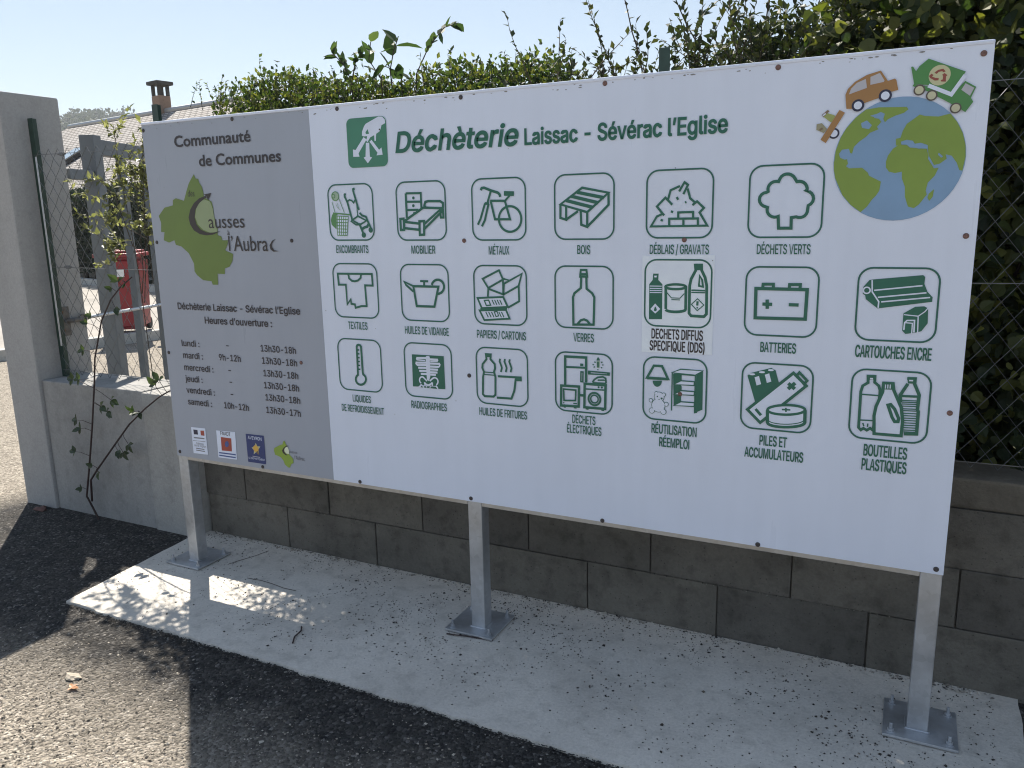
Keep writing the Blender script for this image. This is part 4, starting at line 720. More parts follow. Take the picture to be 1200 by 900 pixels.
class MB:
    """collects faces, then links them as ONE mesh object"""
    def __init__(s): s.v = []; s.f = []; s.m = []
    def add(s, vs, fs, mi=0):
        o = len(s.v); s.v += [tuple(v) for v in vs]; s.f += [tuple(i + o for i in f) for f in fs]; s.m += [mi] * len(fs)
    def box(s, a, b, mi=0, M=None, bev=0.0):
        bm = bmesh.new(); bmesh.ops.create_cube(bm, size=1)
        c = [(p + q) / 2 for p, q in zip(a, b)]; d = [abs(q - p) for p, q in zip(a, b)]
        for v in bm.verts: v.co = Vector((v.co.x * d[0] + c[0], v.co.y * d[1] + c[1], v.co.z * d[2] + c[2]))
        if bev: bmesh.ops.bevel(bm, geom=bm.edges[:], offset=bev, segments=2, affect='EDGES', profile=0.6)
        s.bm(bm, mi, M)
    def bm(s, bm, mi=0, M=None):
        bm.verts.ensure_lookup_table(); bm.verts.index_update()
        s.add([(M @ v.co if M else v.co) for v in bm.verts], [[v.index for v in f.verts] for f in bm.faces], mi); bm.free()
    def prism(s, poly, z0, z1, mi=0, M=None):
        """polygon in xy swept in z"""
        n = len(poly); vs = [Vector((x, y, z0)) for x, y in poly] + [Vector((x, y, z1)) for x, y in poly]
        fs = [tuple(range(n))[::-1], tuple(range(n, 2 * n))] + [(i, (i + 1) % n, n + (i + 1) % n, n + i) for i in range(n)]
        s.add([M @ v for v in vs] if M else vs, fs, mi)
    def tube(s, pts, r, n=6, mi=0, cap=True):
        pts = [Vector(p) for p in pts]; rs = r if isinstance(r, (list, tuple)) else [r] * len(pts)
        vs = []
        ref = None
        for i, p in enumerate(pts):
            t = (pts[min(i + 1, len(pts) - 1)] - pts[max(i - 1, 0)]).normalized()
            if ref is None: ref = t.orthogonal().normalized()
            ref = (ref - t * ref.dot(t)).normalized(); w = t.cross(ref)
            for k in range(n):
                a = 2 * pi * k / n; vs.append(p + (ref * cos(a) + w * sin(a)) * rs[i])
        fs = [(i * n + k, i * n + (k + 1) % n, (i + 1) * n + (k + 1) % n, (i + 1) * n + k) for i in range(len(pts) - 1) for k in range(n)]
        if cap: fs += [tuple(range(n))[::-1], tuple(range((len(pts) - 1) * n, len(pts) * n))]
        s.add(vs, fs, mi)
    def lathe(s, prof, n=16, mi=0, M=None):
        """profile (r, z) turned about z"""
        vs = [Vector((r * cos(2 * pi * k / n), r * sin(2 * pi * k / n), z)) for r, z in prof for k in range(n)]
        fs = [(i * n + k, i * n + (k + 1) % n, (i + 1) * n + (k + 1) % n, (i + 1) * n + k) for i in range(len(prof) - 1) for k in range(n)]
        fs += [tuple(range(n))[::-1], tuple(range((len(prof) - 1) * n, len(prof) * n))]
        s.add([M @ v for v in vs] if M else vs, fs, mi)
    def build(s, name, mats, parent=None, smooth=False, **tags):
        me = bpy.data.meshes.new(name); me.from_pydata(s.v, [], s.f)
        for m in (mats if isinstance(mats, (list, tuple)) else [mats]): me.materials.append(m)
        me.polygons.foreach_set('material_index', s.m)
        if smooth: me.polygons.foreach_set('use_smooth', [True] * len(s.f))
        me.update(); return link(name, me, parent, **tags)

def link(name, me, parent=None, **tags):
    o = bpy.data.objects.new(name, me); COL.objects.link(o)
    if parent:
        o.parent = parent
        w = Matrix.Translation(-parent.location) if parent.type == 'EMPTY' else Matrix.Identity(4)   # meshes are modelled in world coordinates
        o.matrix_parent_inverse = w
    for k, v in tags.items(): o[k] = v
    return o

def thing(name, loc, label, cat, group=None):
    o = bpy.data.objects.new(name, None); COL.objects.link(o); o.location = loc; o.empty_display_size = 0.1
    o['label'] = label; o['category'] = cat
    if group: o['group'] = group
    return o

# leaf clouds ------------------------------------------------------------
LEAF = (np.array([(0, 0, 0), (-.30, .42, .10), (0, 1, -.06), (.30, .42, .10), (0, .5, -.02)]), [(0, 4, 2, 1), (0, 3, 2, 4)])
BROAD = (np.array([(0, 0, 0), (-.36, .12, .05), (-.50, .42, .10), (-.30, .76, .05), (0, 1, -.10), (.30, .76, .05), (.50, .42, .10), (.36, .12, .05), (0, .4, 0)]),
         [(0, 8, 2, 1), (8, 4, 3, 2), (0, 7, 6, 8), (8, 6, 5, 4)])
OVATE = (np.array([(0, 0, 0), (-.20, .16, .03), (-.30, .42, .06), (-.17, .75, .03), (0, 1, -.07), (.17, .75, .03), (.30, .42, .06), (.20, .16, .03), (0, .42, 0)]),
         [(0, 8, 2, 1), (8, 4, 3, 2), (0, 7, 6, 8), (8, 6, 5, 4)])
def leaves(P, D, N, S, tmpl):
    """P base points, D leaf axis, N rough normal, S sizes -> vertices, faces"""
    P = np.asarray(P, float); D = np.asarray(D, float); N = np.asarray(N, float); S = np.asarray(S, float)
    D /= np.linalg.norm(D, axis=1, keepdims=True) + 1e-9
    X = np.cross(D, N); X /= np.linalg.norm(X, axis=1, keepdims=True) + 1e-9
    Z = np.cross(X, D)
    T = tmpl[0]
    v = P[:, None, :] + S[:, None, None] * (T[None, :, 0:1] * X[:, None, :] + T[None, :, 1:2] * D[:, None, :] + T[None, :, 2:3] * Z[:, None, :])
    k = len(T); f = [tuple(i * k + a for a in q) for i in range(len(P)) for q in tmpl[1]]
    return v.reshape(-1, 3), f
def leaf_obj(name, P, D, N, S, tmpl, m, parent, **tags):
    v, f = leaves(P, D, N, S, tmpl)
    me = bpy.data.meshes.new(name); me.from_pydata(v.tolist(), [], f); me.materials.append(m); me.update()
    return link(name, me, parent, **tags)
def rdir(n): 
    d = RNG.normal(size=(n, 3)); return d / np.linalg.norm(d, axis=1, keepdims=True)

def leaf_mat(name, cols, trans=0.45, rough=0.45, tcol=None):
    m = bpy.data.materials.new(name); m.use_nodes = True; nt = m.node_tree
    b = nt.nodes['Principled BSDF']; b.inputs['Roughness'].default_value = rough
    g = node(nt, 'ShaderNodeNewGeometry')
    n = len(cols); c = ramp(nt, g.outputs['Random Per Island'], [(i / max(1, n - 1), q) for i, q in enumerate(cols)])
    nt.links.new(c, b.inputs['Base Color'])
    t = node(nt, 'ShaderNodeBsdfTranslucent')
    nt.links.new(mixc(nt, 1.0, c, tcol or (2.2, 2.3, 0.9), 'MULTIPLY'), t.inputs['Color'])
    x = node(nt, 'ShaderNodeMixShader'); x.inputs[0].default_value = trans
    nt.links.new(b.outputs[0], x.inputs[1]); nt.links.new(t.outputs[0], x.inputs[2])
    nt.links.new(x.outputs[0], nt.nodes['Material Output'].inputs[0]); return m

# ============================================================ materials
def concrete(name, c, var=0.25, stain=0.5, scale=3.0, bmp=0.35, streak=False, speck=0.0, island=0.0):
    m, nt, b = mat(name, 0.9, spec=0.25); co = coords(nt)
    mp = node(nt, 'ShaderNodeMapping'); nt.links.new(co, mp.inputs[0])
    if streak: mp.inputs['Scale'].default_value = (1, 1, 0.18)
    big = noise(nt, mp.outputs[0], scale, 6, 0.6); fine = noise(nt, co, 90, 4, 0.7); mid = noise(nt, co, 14, 5, 0.6)
    base = ramp(nt, big, [(0.3, tuple(x * (1 - var) for x in c)), (0.55, c), (0.75, tuple(min(1, x * (1 + var * .6)) for x in c))])
    base = mixc(nt, 0.25, base, ramp(nt, fine, [(0.3, 0.25), (0.7, 1.0)]), 'MULTIPLY')
    base = mixc(nt, stain, base, ramp(nt, mid, [(0.32, tuple(x * 0.55 + 0.2 for x in (.5, .5, .48))), (0.5, 1.0)]), 'MULTIPLY')
    if speck:
        vo = node(nt, 'ShaderNodeTexVoronoi'); vo.inputs['Scale'].default_value = 45; nt.links.new(co, vo.inputs['Vector'])
        base = mixc(nt, speck, base, ramp(nt, vo.outputs['Distance'], [(0.05, 0.15), (0.16, 1.0)]), 'MULTIPLY')
    if island: base = mixc(nt, 1.0, base, ramp(nt, node(nt, 'ShaderNodeNewGeometry').outputs['Random Per Island'], [(0, (1 - island, 1 - island, 1 - island * .9)), (.5, (1, 1, 1)), (1, (1 + island * .6, 1 + island * .55, 1 + island * .45))]), 'MULTIPLY')
    nt.links.new(base, b.inputs['Base Color'])
    bump(nt, b, mth(nt, 'ADD', mth(nt, 'MULTIPLY', mid, 0.5), fine), bmp, 0.006); return m

M = {}
M['pillar'] = concrete('pillar_concrete', (0.43, 0.425, 0.42), 0.12, 0.14, 2.0, 0.25, streak=True)
M['low'] = concrete('low_wall_concrete', (0.35, 0.347, 0.34), 0.22, 0.28, 2.6, 0.3, streak=True)
M['pale'] = concrete('pale_concrete', (0.40, 0.395, 0.38), 0.2, 0.3, 3.0, 0.3, streak=True)
M['slab'] = concrete('slab_concrete', (0.72, 0.675, 0.61), 0.18, 0.35, 2.2, 0.5, speck=0.25)
M['block'] = concrete('block_concrete', (0.18, 0.169, 0.148), 0.35, 0.6, 2.5, 1.0, speck=0.6, island=0.22)
M['mortar'] = concrete('mortar', (0.16, 0.145, 0.12), 0.3, 0.4, 6, 0.6)
M['kerb'] = concrete('kerb_concrete', (0.5, 0.49, 0.46), 0.15, 0.3, 3, 0.3)

def asphalt():
    m, nt, b = mat('asphalt', 0.92, spec=0.2); co = coords(nt)
    sep = node(nt, 'ShaderNodeSeparateXYZ'); nt.links.new(co, sep.inputs[0])
    vo = node(nt, 'ShaderNodeTexVoronoi'); vo.inputs['Scale'].default_value = 95; nt.links.new(co, vo.inputs['Vector'])
    vo2 = node(nt, 'ShaderNodeTexVoronoi'); vo2.inputs['Scale'].default_value = 210; nt.links.new(co, vo2.inputs['Vector'])
    s2 = node(nt, 'ShaderNodeSeparateColor'); nt.links.new(vo.outputs['Color'], s2.inputs[0])
    n1 = noise(nt, co, 1.7, 6, 0.6); n2 = noise(nt, co, 9, 6, 0.65); n3 = noise(nt, co, 60, 4, 0.7)
    dusty = ramp(nt, s2.outputs[0], [(0.0, (0.08, 0.072, 0.06)), (0.3, (0.22, 0.195, 0.162)), (0.8, (0.40, 0.355, 0.297)), (1.0, (0.58, 0.53, 0.46))])
    dusty = mixc(nt, 0.35, dusty, ramp(nt, n2, [(0.3, (0.19, 0.17, 0.145)), (0.62, (0.44, 0.388, 0.322))]))
    dark = ramp(nt, s2.outputs[1], [(0.0, (0.016, 0.016, 0.017)), (0.7, (0.044, 0.043, 0.043)), (0.93, (0.09, 0.086, 0.083)), (1.0, (0.2, 0.19, 0.18))])
    # the fresh dark patch: a band along the slab and a wide piece at its left end
    jx = mth(nt, 'MULTIPLY', mth(nt, 'SUBTRACT', n1, 0.5), 0.45); jy = mth(nt, 'MULTIPLY', mth(nt, 'SUBTRACT', n2, 0.5), 0.32)
    yy = mth(nt, 'ADD', mth(nt, 'ADD', sep.outputs[1], jy), jx)
    band = ramp(nt, yy, [(0.0, 0.0), (0.10, 0.0), (0.22, 1.0)]) 
    mr = node(nt, 'ShaderNodeMapRange'); mr.inputs['From Min'].default_value = -1.15; mr.inputs['From Max'].default_value = -0.72
    nt.links.new(yy, mr.inputs['Value'])
    mx = node(nt, 'ShaderNodeMapRange'); mx.inputs['From Min'].default_value = -1.95; mx.inputs['From Max'].default_value = -1.6
    nt.links.new(mth(nt, 'ADD', sep.outputs[0], jx), mx.inputs['Value'])
    my = node(nt, 'ShaderNodeMapRange'); my.inputs['From Min'].default_value = 1.2; my.inputs['From Max'].default_value = 0.7
    nt.links.new(sep.outputs[1], my.inputs['Value'])
    fac = mth(nt, 'MULTIPLY', mth(nt, 'MULTIPLY', mr.outputs[0], mx.outputs[0]), my.outputs[0])
    fac = mth(nt, 'MULTIPLY', fac, mth(nt, 'ADD', 0.72, mth(nt, 'MULTIPLY', n2, 0.42)))
    col = mixc(nt, fac, dusty, dark)
    nt.nodes.remove(band.node)
    nt.links.new(col, b.inputs['Base Color'])
    h = mth(nt, 'ADD', mth(nt, 'MULTIPLY', vo.outputs['Distance'], -0.9), mth(nt, 'ADD', mth(nt, 'MULTIPLY', vo2.outputs['Distance'], -0.35), mth(nt, 'ADD', mth(nt, 'MULTIPLY', n3, 0.5), mth(nt, 'MULTIPLY', n2, 1.3))))
    bump(nt, b, h, 1.0, 0.011); return m
M['asphalt'] = asphalt()
def yardm():
    m, nt, b = mat('yard_paving', 0.9); co = coords(nt)
    nt.links.new(ramp(nt, noise(nt, co, 0.9, 8, 0.7), [(0.3, (0.24, 0.225, 0.205)), (0.7, (0.36, 0.335, 0.305))]), b.inputs['Base Color'])
    bump(nt, b, noise(nt, co, 40, 4), 0.4, 0.01); return m
M['yard'] = yardm()

def galv(name, c=(0.42, 0.44, 0.47), rough=0.45):
    m, nt, b = mat(name, rough, 0.65); co = coords(nt)
    vo = node(nt, 'ShaderNodeTexVoronoi'); vo.inputs['Scale'].default_value = 55; nt.links.new(co, vo.inputs['Vector'])
    s = node(nt, 'ShaderNodeSeparateColor'); nt.links.new(vo.outputs['Color'], s.inputs[0])
    n = noise(nt, co, 7, 5)
    f = mth(nt, 'ADD', mth(nt, 'MULTIPLY', s.outputs[0], 0.16), mth(nt, 'MULTIPLY', n, 0.85))
    nt.links.new(ramp(nt, f, [(0.25, tuple(x * 0.72 for x in c)), (0.85, tuple(x * 1.2 for x in c))]), b.inputs['Base Color'])
    nt.links.new(ramp(nt, n, [(0.3, rough - 0.1), (0.7, rough + 0.2)]), b.inputs['Roughness']); return m
M['galv'] = galv('galvanised_steel', (0.52, 0.54, 0.57), 0.4); M['frame'] = galv('frame_steel', (0.55, 0.53, 0.5), 0.5); M['gate'] = plain('gate_paint', (.125, .145, .165), .55, 0, .15, 6, .05)
M['wire'] = galv('wire_steel', (0.18, 0.19, 0.2), 0.5)
M['bolt'] = galv('bolt_steel', (0.5, 0.52, 0.55), 0.35)
M['rust'] = plain('rusty_steel', (0.16, 0.085, 0.05), 0.8, 0.2, 0.4, 60, 0.3)
M['irod'] = plain('old_iron', (0.16, 0.15, 0.14), 0.6, 0.6, 0.3, 40, 0.2)
M['greenpost'] = plain('green_coated_steel', (0.022, 0.05, 0.038), 0.45, 0, 0.25, 25, 0.1)
M['screw_dark'] = plain('dark_screw', (0.075, 0.065, 0.065), 0.5, 0.4, 0.3, 200)
M['screw_rust'] = plain('rusty_screw', (0.20, 0.115, 0.10), 0.6, 0.3, 0.4, 200)

def panelm(name, c):
    m, nt, b = mat(name, 0.32, spec=0.4); co = coords(nt)
    n = noise(nt, co, 1.3, 5, 0.55); st = node(nt, 'ShaderNodeMapping'); nt.links.new(co, st.inputs[0]); st.inputs['Scale'].default_value = (7, 1, 0.6)
    s = noise(nt, st.outputs[0], 2.4, 5, 0.6)
    col = ramp(nt, n, [(0.3, tuple(x * 0.95 for x in c)), (0.7, tuple(min(1, x * 1.02) for x in c))])
    col = mixc(nt, 0.07, col, ramp(nt, s, [(0.3, (0.62, 0.62, 0.6)), (0.6, (1, 1, 1))]), 'MULTIPLY')
    nt.links.new(col, b.inputs['Base Color'])
    nt.links.new(ramp(nt, s, [(0.3, 0.42), (0.7, 0.26)]), b.inputs['Roughness']); bump(nt, b, noise(nt, co, 1.6, 2), 0.5, 0.02); return m
M['white_panel'] = panelm('white_panel', (0.735, 0.80, 0.95)); M['grey_panel'] = panelm('grey_panel', (0.365, 0.40, 0.475))
INK = dict(g=(.016, .135, .092), gb=(.016, .125, .098), g1=(.055, .23, .15), g2=(.10, .27, .10), g3=(.36, .48, .36), w=(.73, .795, .945), k=(.036, .031, .038), sticker=(.80, .87, .99),
           ocean=(.215, .36, .56), land=(.225, .335, .055), orange=(.37, .195, .068), pane=(.50, .50, .55), navy=(.02, .022, .06), olive=(.33, .38, .12), olive2=(.33, .31, .2), brown=(.22, .15, .09),
           green=(.075, .25, .07), cream=(.55, .54, .33), cream2=(.56, .55, .38), cream3=(.74, .78, .6), red=(.28, .07, .05), dbrown=(.10, .08, .07), mapg=(.14, .215, .045), mapl=(.29, .36, .20),
           brownk=(.03, .024, .026), red2=(.36, .07, .05), blue2=(.06, .10, .30), navy2=(.025, .045, .17), gold=(.70, .42, .08), grey=(.16, .16, .18), grime=(.22, .22, .23), lime=(.26, .38, .055))
INKM = {}
def ink(k):
    if k not in INKM:
        INKM[k] = plain('print_' + {'g': 'dark_green', 'gb': 'border_green', 'g1': 'emblem_green', 'g2': 'leaf_green', 'g3': 'pale_green', 'w': 'white', 'k': 'black', 'red2': 'red', 'blue2': 'blue', 'navy2': 'deep_blue'}.get(k, k), INK[k], 0.38, 0, 0.06, 8)
    return INKM[k]

def INKM_white(): return ink('w')
# ============================================================ setting
g = MB()
# ground: finer cells are not needed, one sheet to the horizon
g.add([(-760, -760, -.012), (760, -760, -.012), (760, 760, -.012), (-760, 760, -.012)], [(0, 1, 2, 3)])
g.build('ground', M['asphalt'], kind='structure')
def wob(a, b, n, amp):
    """uneven poured edge from a to b"""
    a, b = np.array(a), np.array(b); d = b - a; nn = np.array([-d[1], d[0]]) / np.linalg.norm(d); out = []
    w = np.convolve(RNG.normal(size=n + 6), np.ones(4) / 4, 'same')[3:n + 3]
    for i in range(n): out.append(tuple(a + d * i / n + nn * w[i] * amp))
    return out
sl = MB()
edge = wob((-.185, -.512), (3.462, -.528), 260, .009) + wob((3.462, -.528), (3.475, .348), 24, .006) + [(3.475, .348), (-.255, .348), (-.255, .205)] + wob((-.255, .205), (-.185, -.512), 18, .005)
n = len(edge)
top = [(x, y_, 0.0) for x, y_ in edge]; low = [(x + (0.004 if x > 3 else -0.002), y_ - .006, -.03) for x, y_ in edge]
sl.add(top + low, [tuple(range(n))] + [(n + i, n + (i + 1) % n, (i + 1) % n, i) for i in range(n)])
sl.build('pavement_slab', M['slab'], kind='structure')
k1 = MB()   # raised kerb the red bin stands on
kd = Vector((.21, .978, 0)); kn = Vector((-.978, .21, 0)); p0 = Vector((-6.70, 4.42, 0))
Mk = Matrix(((kd.x, kn.x, 0, p0.x), (kd.y, kn.y, 0, p0.y), (0, 0, 1, 0), (0, 0, 0, 1)))
k1.box((-6, 0, -.05), (9, .16, .125), M=Mk, bev=.012)
k1.build('kerb', M['kerb'], kind='structure')
k2 = MB(); k2.box((-6, .16, -.05), (9, 12, .10), M=Mk); k2.build('raised_pavement', M['yard'], kind='structure')

# ============================================================ walls
pm = thing('gate_pillar', (-1.49, .43, 0), 'tall square grey concrete gate pillar at the left end of the low wall', 'pillar')
b = MB()
b.box((-1.635, .252, -.05), (-1.362, .60, 2.325), bev=.012)
b.build('shaft', M['pillar'], pm)
b = MB(); b.box((-1.3625, .40, .985), (-1.3545, .49, 1.155), bev=.002)
pl = b.build('hinge_plate', M['irod'], pm)
b = MB()
for z in (1.02, 1.125): b.lathe([(.011, 0), (.011, .006), (.006, .010)], 6, M=Matrix.Translation((-1.3545, .44, z)) @ Matrix.Rotation(pi / 2, 4, 'Y'))
b.build('bolt', M['rust'], pl)
b = MB(); b.tube([(-1.36, .46, 1.072), (-1.335, .50, 1.072), (-1.34, .55, 1.074)], .013, 8); b.tube([(-1.345 + .0 * k, .565 + .022 * cos(k * pi / 5), 1.074 + .022 * sin(k * pi / 5)) for k in range(11)], .008, 6); b.build('ring', M['irod'], pl)

lw = thing('low_wall', (-.8, .42, 0), 'low smooth concrete wall between the gate pillar and the block wall', 'wall')
b = MB(); b.box((-1.3615, .272, -.05), (-.54, .56, .755), bev=.008); b.build('wall_body', M['low'], lw)
b = MB(); b.box((-.5395, .263, -.05), (-.2225, .556, .75), bev=.010); b.build('end_pier', M['pale'], lw, label='paler concrete end pier')

bw = thing('block_wall', (2.4, .45, 0), 'low wall of grey-brown concrete blocks running behind the information board', 'wall')
b = MB(); b.box((-.2215, .362, -.05), (6.4, .54, .645)); b.build('mortar', M['mortar'], bw)
b = MB(); P = .5355
for row in range(3):
    z0 = -.02 if row == 0 else .2145 * row + .0008; z1 = .2145 * (row + 1) - .0012
    off = -.2105 if row % 2 == 0 else .0573 - P
    for k in range(14):
        x0 = max(-.2205, off + k * P + RNG.uniform(.0015, .0042)); x1 = min(6.395, off + (k + 1) * P - RNG.uniform(.0012, .003))
        if x1 - x0 < .05: continue
        dy = RNG.uniform(-.004, .002); b.box((x0, .35 + dy, z0), (x1, .45, z1 + RNG.uniform(-.002, .001)), bev=.004)
b.build('blocks', M['block'], bw)
b = MB(); b.box((-.2205, .346, .6465), (6.4, .548, .75), bev=.010); b.build('coping', M['mortar'], bw)

# ============================================================ information board
BZ = .545
bd = thing('information_board', (1.6, .04, 0), 'wide white and grey recycling centre information board on three steel legs', 'sign board')
def YZ(x, z): return (x / 1000, z / 1000 + BZ)
b = MB(); b.box((.924, 0, BZ), (3.2015, .004, BZ + 1.4965), bev=.0008); b.build('main_panel', M['white_panel'], bd)
b = MB(); b.box((0, 0, BZ), (.9235, .004, BZ + 1.4965), bev=.0008); b.build('side_panel', M['grey_panel'], bd)
b = MB()
for z0, z1 in ((BZ - .017, BZ + .023), (BZ + 1.459, BZ + 1.499), (BZ + .47, BZ + .51), (BZ + .97, BZ + 1.01)):
    for x0, x1 in ((.0605, 1.5695), (1.6305, 3.1395)): b.box((x0, .0045, z0), (x1, .0445, z1), bev=.003)
b.build('frame', M['frame'], bd)
b = MB(); b.box((-.0005, -.0045, BZ + 1.4925), (3.202, .0065, BZ + 1.5035), bev=.0048); b.build('added_edge_strip', INKM_white(), bd)  # strip added and rounded so the board's top edge catches the sun
for i, xc in enumerate((.03, 1.6, 3.17)):
    b = MB(); b.box((xc - .03, .0045, .0085), (xc + .03, .0645, BZ + 1.497), bev=.004)
    lg = b.build('leg', M['galv'], bd)
    b = MB(); cx = xc + (-.02, -.017, .008)[i]; yc = .052
    b.box((cx - .106, yc - .105, .004), (cx + .106, yc + .105, .0125), bev=.0015)
    b.tube([(xc - .032, .0025, .0135), (xc + .032, .0025, .0135)], .004, 6); b.tube([(xc + .032, .0025, .0135), (xc + .032, .0665, .0135)], .004, 6); b.tube([(xc - .032, .0025, .0135), (xc - .032, .0665, .0135)], .004, 6)
    b.build('base_plate', M['galv'], lg)
    for sx in (-1, 1):
        for sy in (-1, 1):
            b = MB(); T = Matrix.Translation((cx + sx * .082, yc + sy * .081, .0125))
            b.lathe([(.013, 0), (.013, .002)], 16, M=T); b.lathe([(.0095, .002), (.0095, .011)], 6, M=T); b.lathe([(.005, .011), (.005, .027), (.004, .028)], 10, M=T)
            b.build('anchor_bolt', M['bolt'], lg)
for i, (x, z) in enumerate(SCREWS):
    b = MB(); px, pz = YZ(x, z)
    T = Matrix.Translation((px, 0, pz)) @ Matrix.Rotation(pi / 2, 4, 'X')
    b.lathe([(.0080, .0005), (.0078, .0022), (.005, .0038), (.0028, .0042), (.001, .003)], 14, M=T)
    b.build('screw', M['screw_rust' if i in (4, 5, 6, 9, 10, 11, 13, 15, 16) else 'screw_dark'], bd, smooth=True)

def inside(p, poly):
    r = False
    for i in range(len(poly)):
        (x1, y1), (x2, y2) = poly[i - 1], poly[i]
        if (y1 > p[1]) != (y2 > p[1]) and p[0] < x1 + (p[1] - y1) * (x2 - x1) / (y2 - y1): r = not r
    return r
def signed(q): return sum(q[i - 1][0] * q[i][1] - q[i][0] * q[i - 1][1] for i in range(len(q)))
def nest(loops):
    """outer contours (all wound alike), each with the counter-wound holes that lie in it"""
    sg = signed(max(loops, key=lambda q: abs(signed(q)))) > 0
    return [[q] + [h for h in loops if (signed(h) > 0) != sg and inside(h[0], q)] for q in loops if (signed(q) > 0) == sg]
def fill_tris(loops):
    vs = []; es = []
    for q in loops:
        o = len(vs); vs += [Vector(p) for p in q]; es += [(o + i, o + (i + 1) % len(q)) for i in range(len(q))]
    V, _, F_ = delaunay_2d_cdt(vs, es, [], 0, 1e-4)[:3]
    out = []
    for f in F_:
        c = (sum(V[i].x for i in f) / len(f), sum(V[i].y for i in f) / len(f))
        if sum(inside(c, q) for q in loops) % 2: out.append(tuple(f))
    return [(v.x, v.y) for v in V], out
class Print(MB):
    """flat printed marks on the face of the board, stacked as thin film layers"""
    def __init__(s): super().__init__(); s.names = []; s.k = 0
    def mi(s, k):
        if k not in s.names: s.names.append(k)
        return s.names.index(k)
    def sheet(s, pts, fs, col, lay):
        s.k += 1; y = -.0012 - lay * .0005 - s.k * .000004
        vs = [(x / 1000, y, z / 1000 + BZ) for x, z in pts]
        out = []
        for f in fs:
            a = sum(pts[f[i]][0] * pts[f[(i + 1) % len(f)]][1] - pts[f[(i + 1) % len(f)]][0] * pts[f[i]][1] for i in range(len(f)))
            out.append(f if a > 0 else tuple(reversed(f)))
        s.add(vs, out, s.mi(col))
    def fill(s, pts, col, lay):
        s.sheet(*fill_tris([pts]), col, lay)
    def stroke(s, pts, w, closed, col, lay, miter=1.9):
        pts = [Vector(p) for p in pts]
        q = [pts[0]]
        for p in pts[1:]:
            if (p - q[-1]).length > .4: q.append(p)
        if closed and (q[0] - q[-1]).length < .4: q.pop()
        n = len(q); h = w / 2
        if n < 2: return
        L, R = [], []
        for i in range(n):
            a = q[(i - 1) % n] if (i > 0 or closed) else None; c = q[(i + 1) % n] if (i < n - 1 or closed) else None
            d1 = (q[i] - a).normalized() if a is not None else None; d2 = (c - q[i]).normalized() if c is not None else None
            if d1 is None: d1 = d2
            if d2 is None: d2 = d1
            t = d1 + d2
            t = t.normalized() if t.length > .05 else d1
            nrm = Vector((-t.y, t.x)); k = min(1 / max(.25, abs(nrm.dot(Vector((-d1.y, d1.x))))), miter)
            L.append(q[i] + nrm * h * k); R.append(q[i] - nrm * h * k)
        vs = [tuple(v) for v in L + R]
        s.sheet(vs, [(i, (i + 1) % n, n + (i + 1) % n, n + i) for i in range(n if closed else n - 1)], col, lay)
    def rrect(s, cx, cz, w, h, r):
        out = []
        for sx, sz, a0 in ((1, 1, 0), (-1, 1, 90), (-1, -1, 180), (1, -1, 270)):
            for k in range(8):
                a = radians(a0 + 90 * k / 7); out.append((cx + sx * (w / 2 - r) + r * cos(a), cz + sz * (h / 2 - r) + r * sin(a)))
        return out
    def draw(s, op):
        t, col, lay = op[0], op[1], op[2]
        pr = lambda a: [(a[i], a[i + 1]) for i in range(0, len(a), 2)]
        if t == 'F': s.fill(pr(op[3]), col, lay)
        elif t == 'L': s.stroke(pr(op[5]), op[3], op[4], col, lay)
        elif t == 'C': s.fill([(op[3] + op[5] * cos(2 * pi * k / 48), op[4] + op[5] * sin(2 * pi * k / 48)) for k in range(48)], col, lay)
        elif t == 'R': s.stroke([(op[4] + op[6] * cos(2 * pi * k / 40), op[5] + op[6] * sin(2 * pi * k / 40)) for k in range(40)], op[3], 1, col, lay)
        elif t == 'B': s.stroke(s.rrect(op[3], op[4], op[5], op[6], 38), 5.2, 1, col, lay)
        elif t == 'Q': s.fill(s.rrect((op[3] + op[4]) / 2, (op[5] + op[6]) / 2, abs(op[4] - op[3]), abs(op[6] - op[5]), op[7]), col, lay)
        elif t == 'T':
            _, _, _, x0, x1, zb, cap, body, sh, bold, font = op
            G = GLYPHS[font]; H = 509 if font == 'h' else 680; w = bold * cap * 3; pen = 0; loops = []
            for ch in body:
                adv, polys = G[ch]
                loops.append([[(polys_[i] + pen + sh * polys_[i + 1], polys_[i + 1]) for i in range(0, len(polys_), 2)] for polys_ in polys]); pen += adv
            xs = [p[0] for g_ in loops for q in g_ for p in q]; a, c = min(xs), max(xs)
            kx = (x1 - x0 - w) / (c - a); kz = (cap - w) / H
            for g_ in loops:
                if not g_: continue
                g_ = [[(x0 + w / 2 + (px - a) * kx, zb + w / 2 + pz * kz) for px, pz in q] for q in g_]
                for grp in nest(g_):
                    s.sheet(*fill_tris(grp), col, lay)
                if w > .2:
                    for q in g_: s.stroke(q, w, 1, col, lay + .4, 1.15)
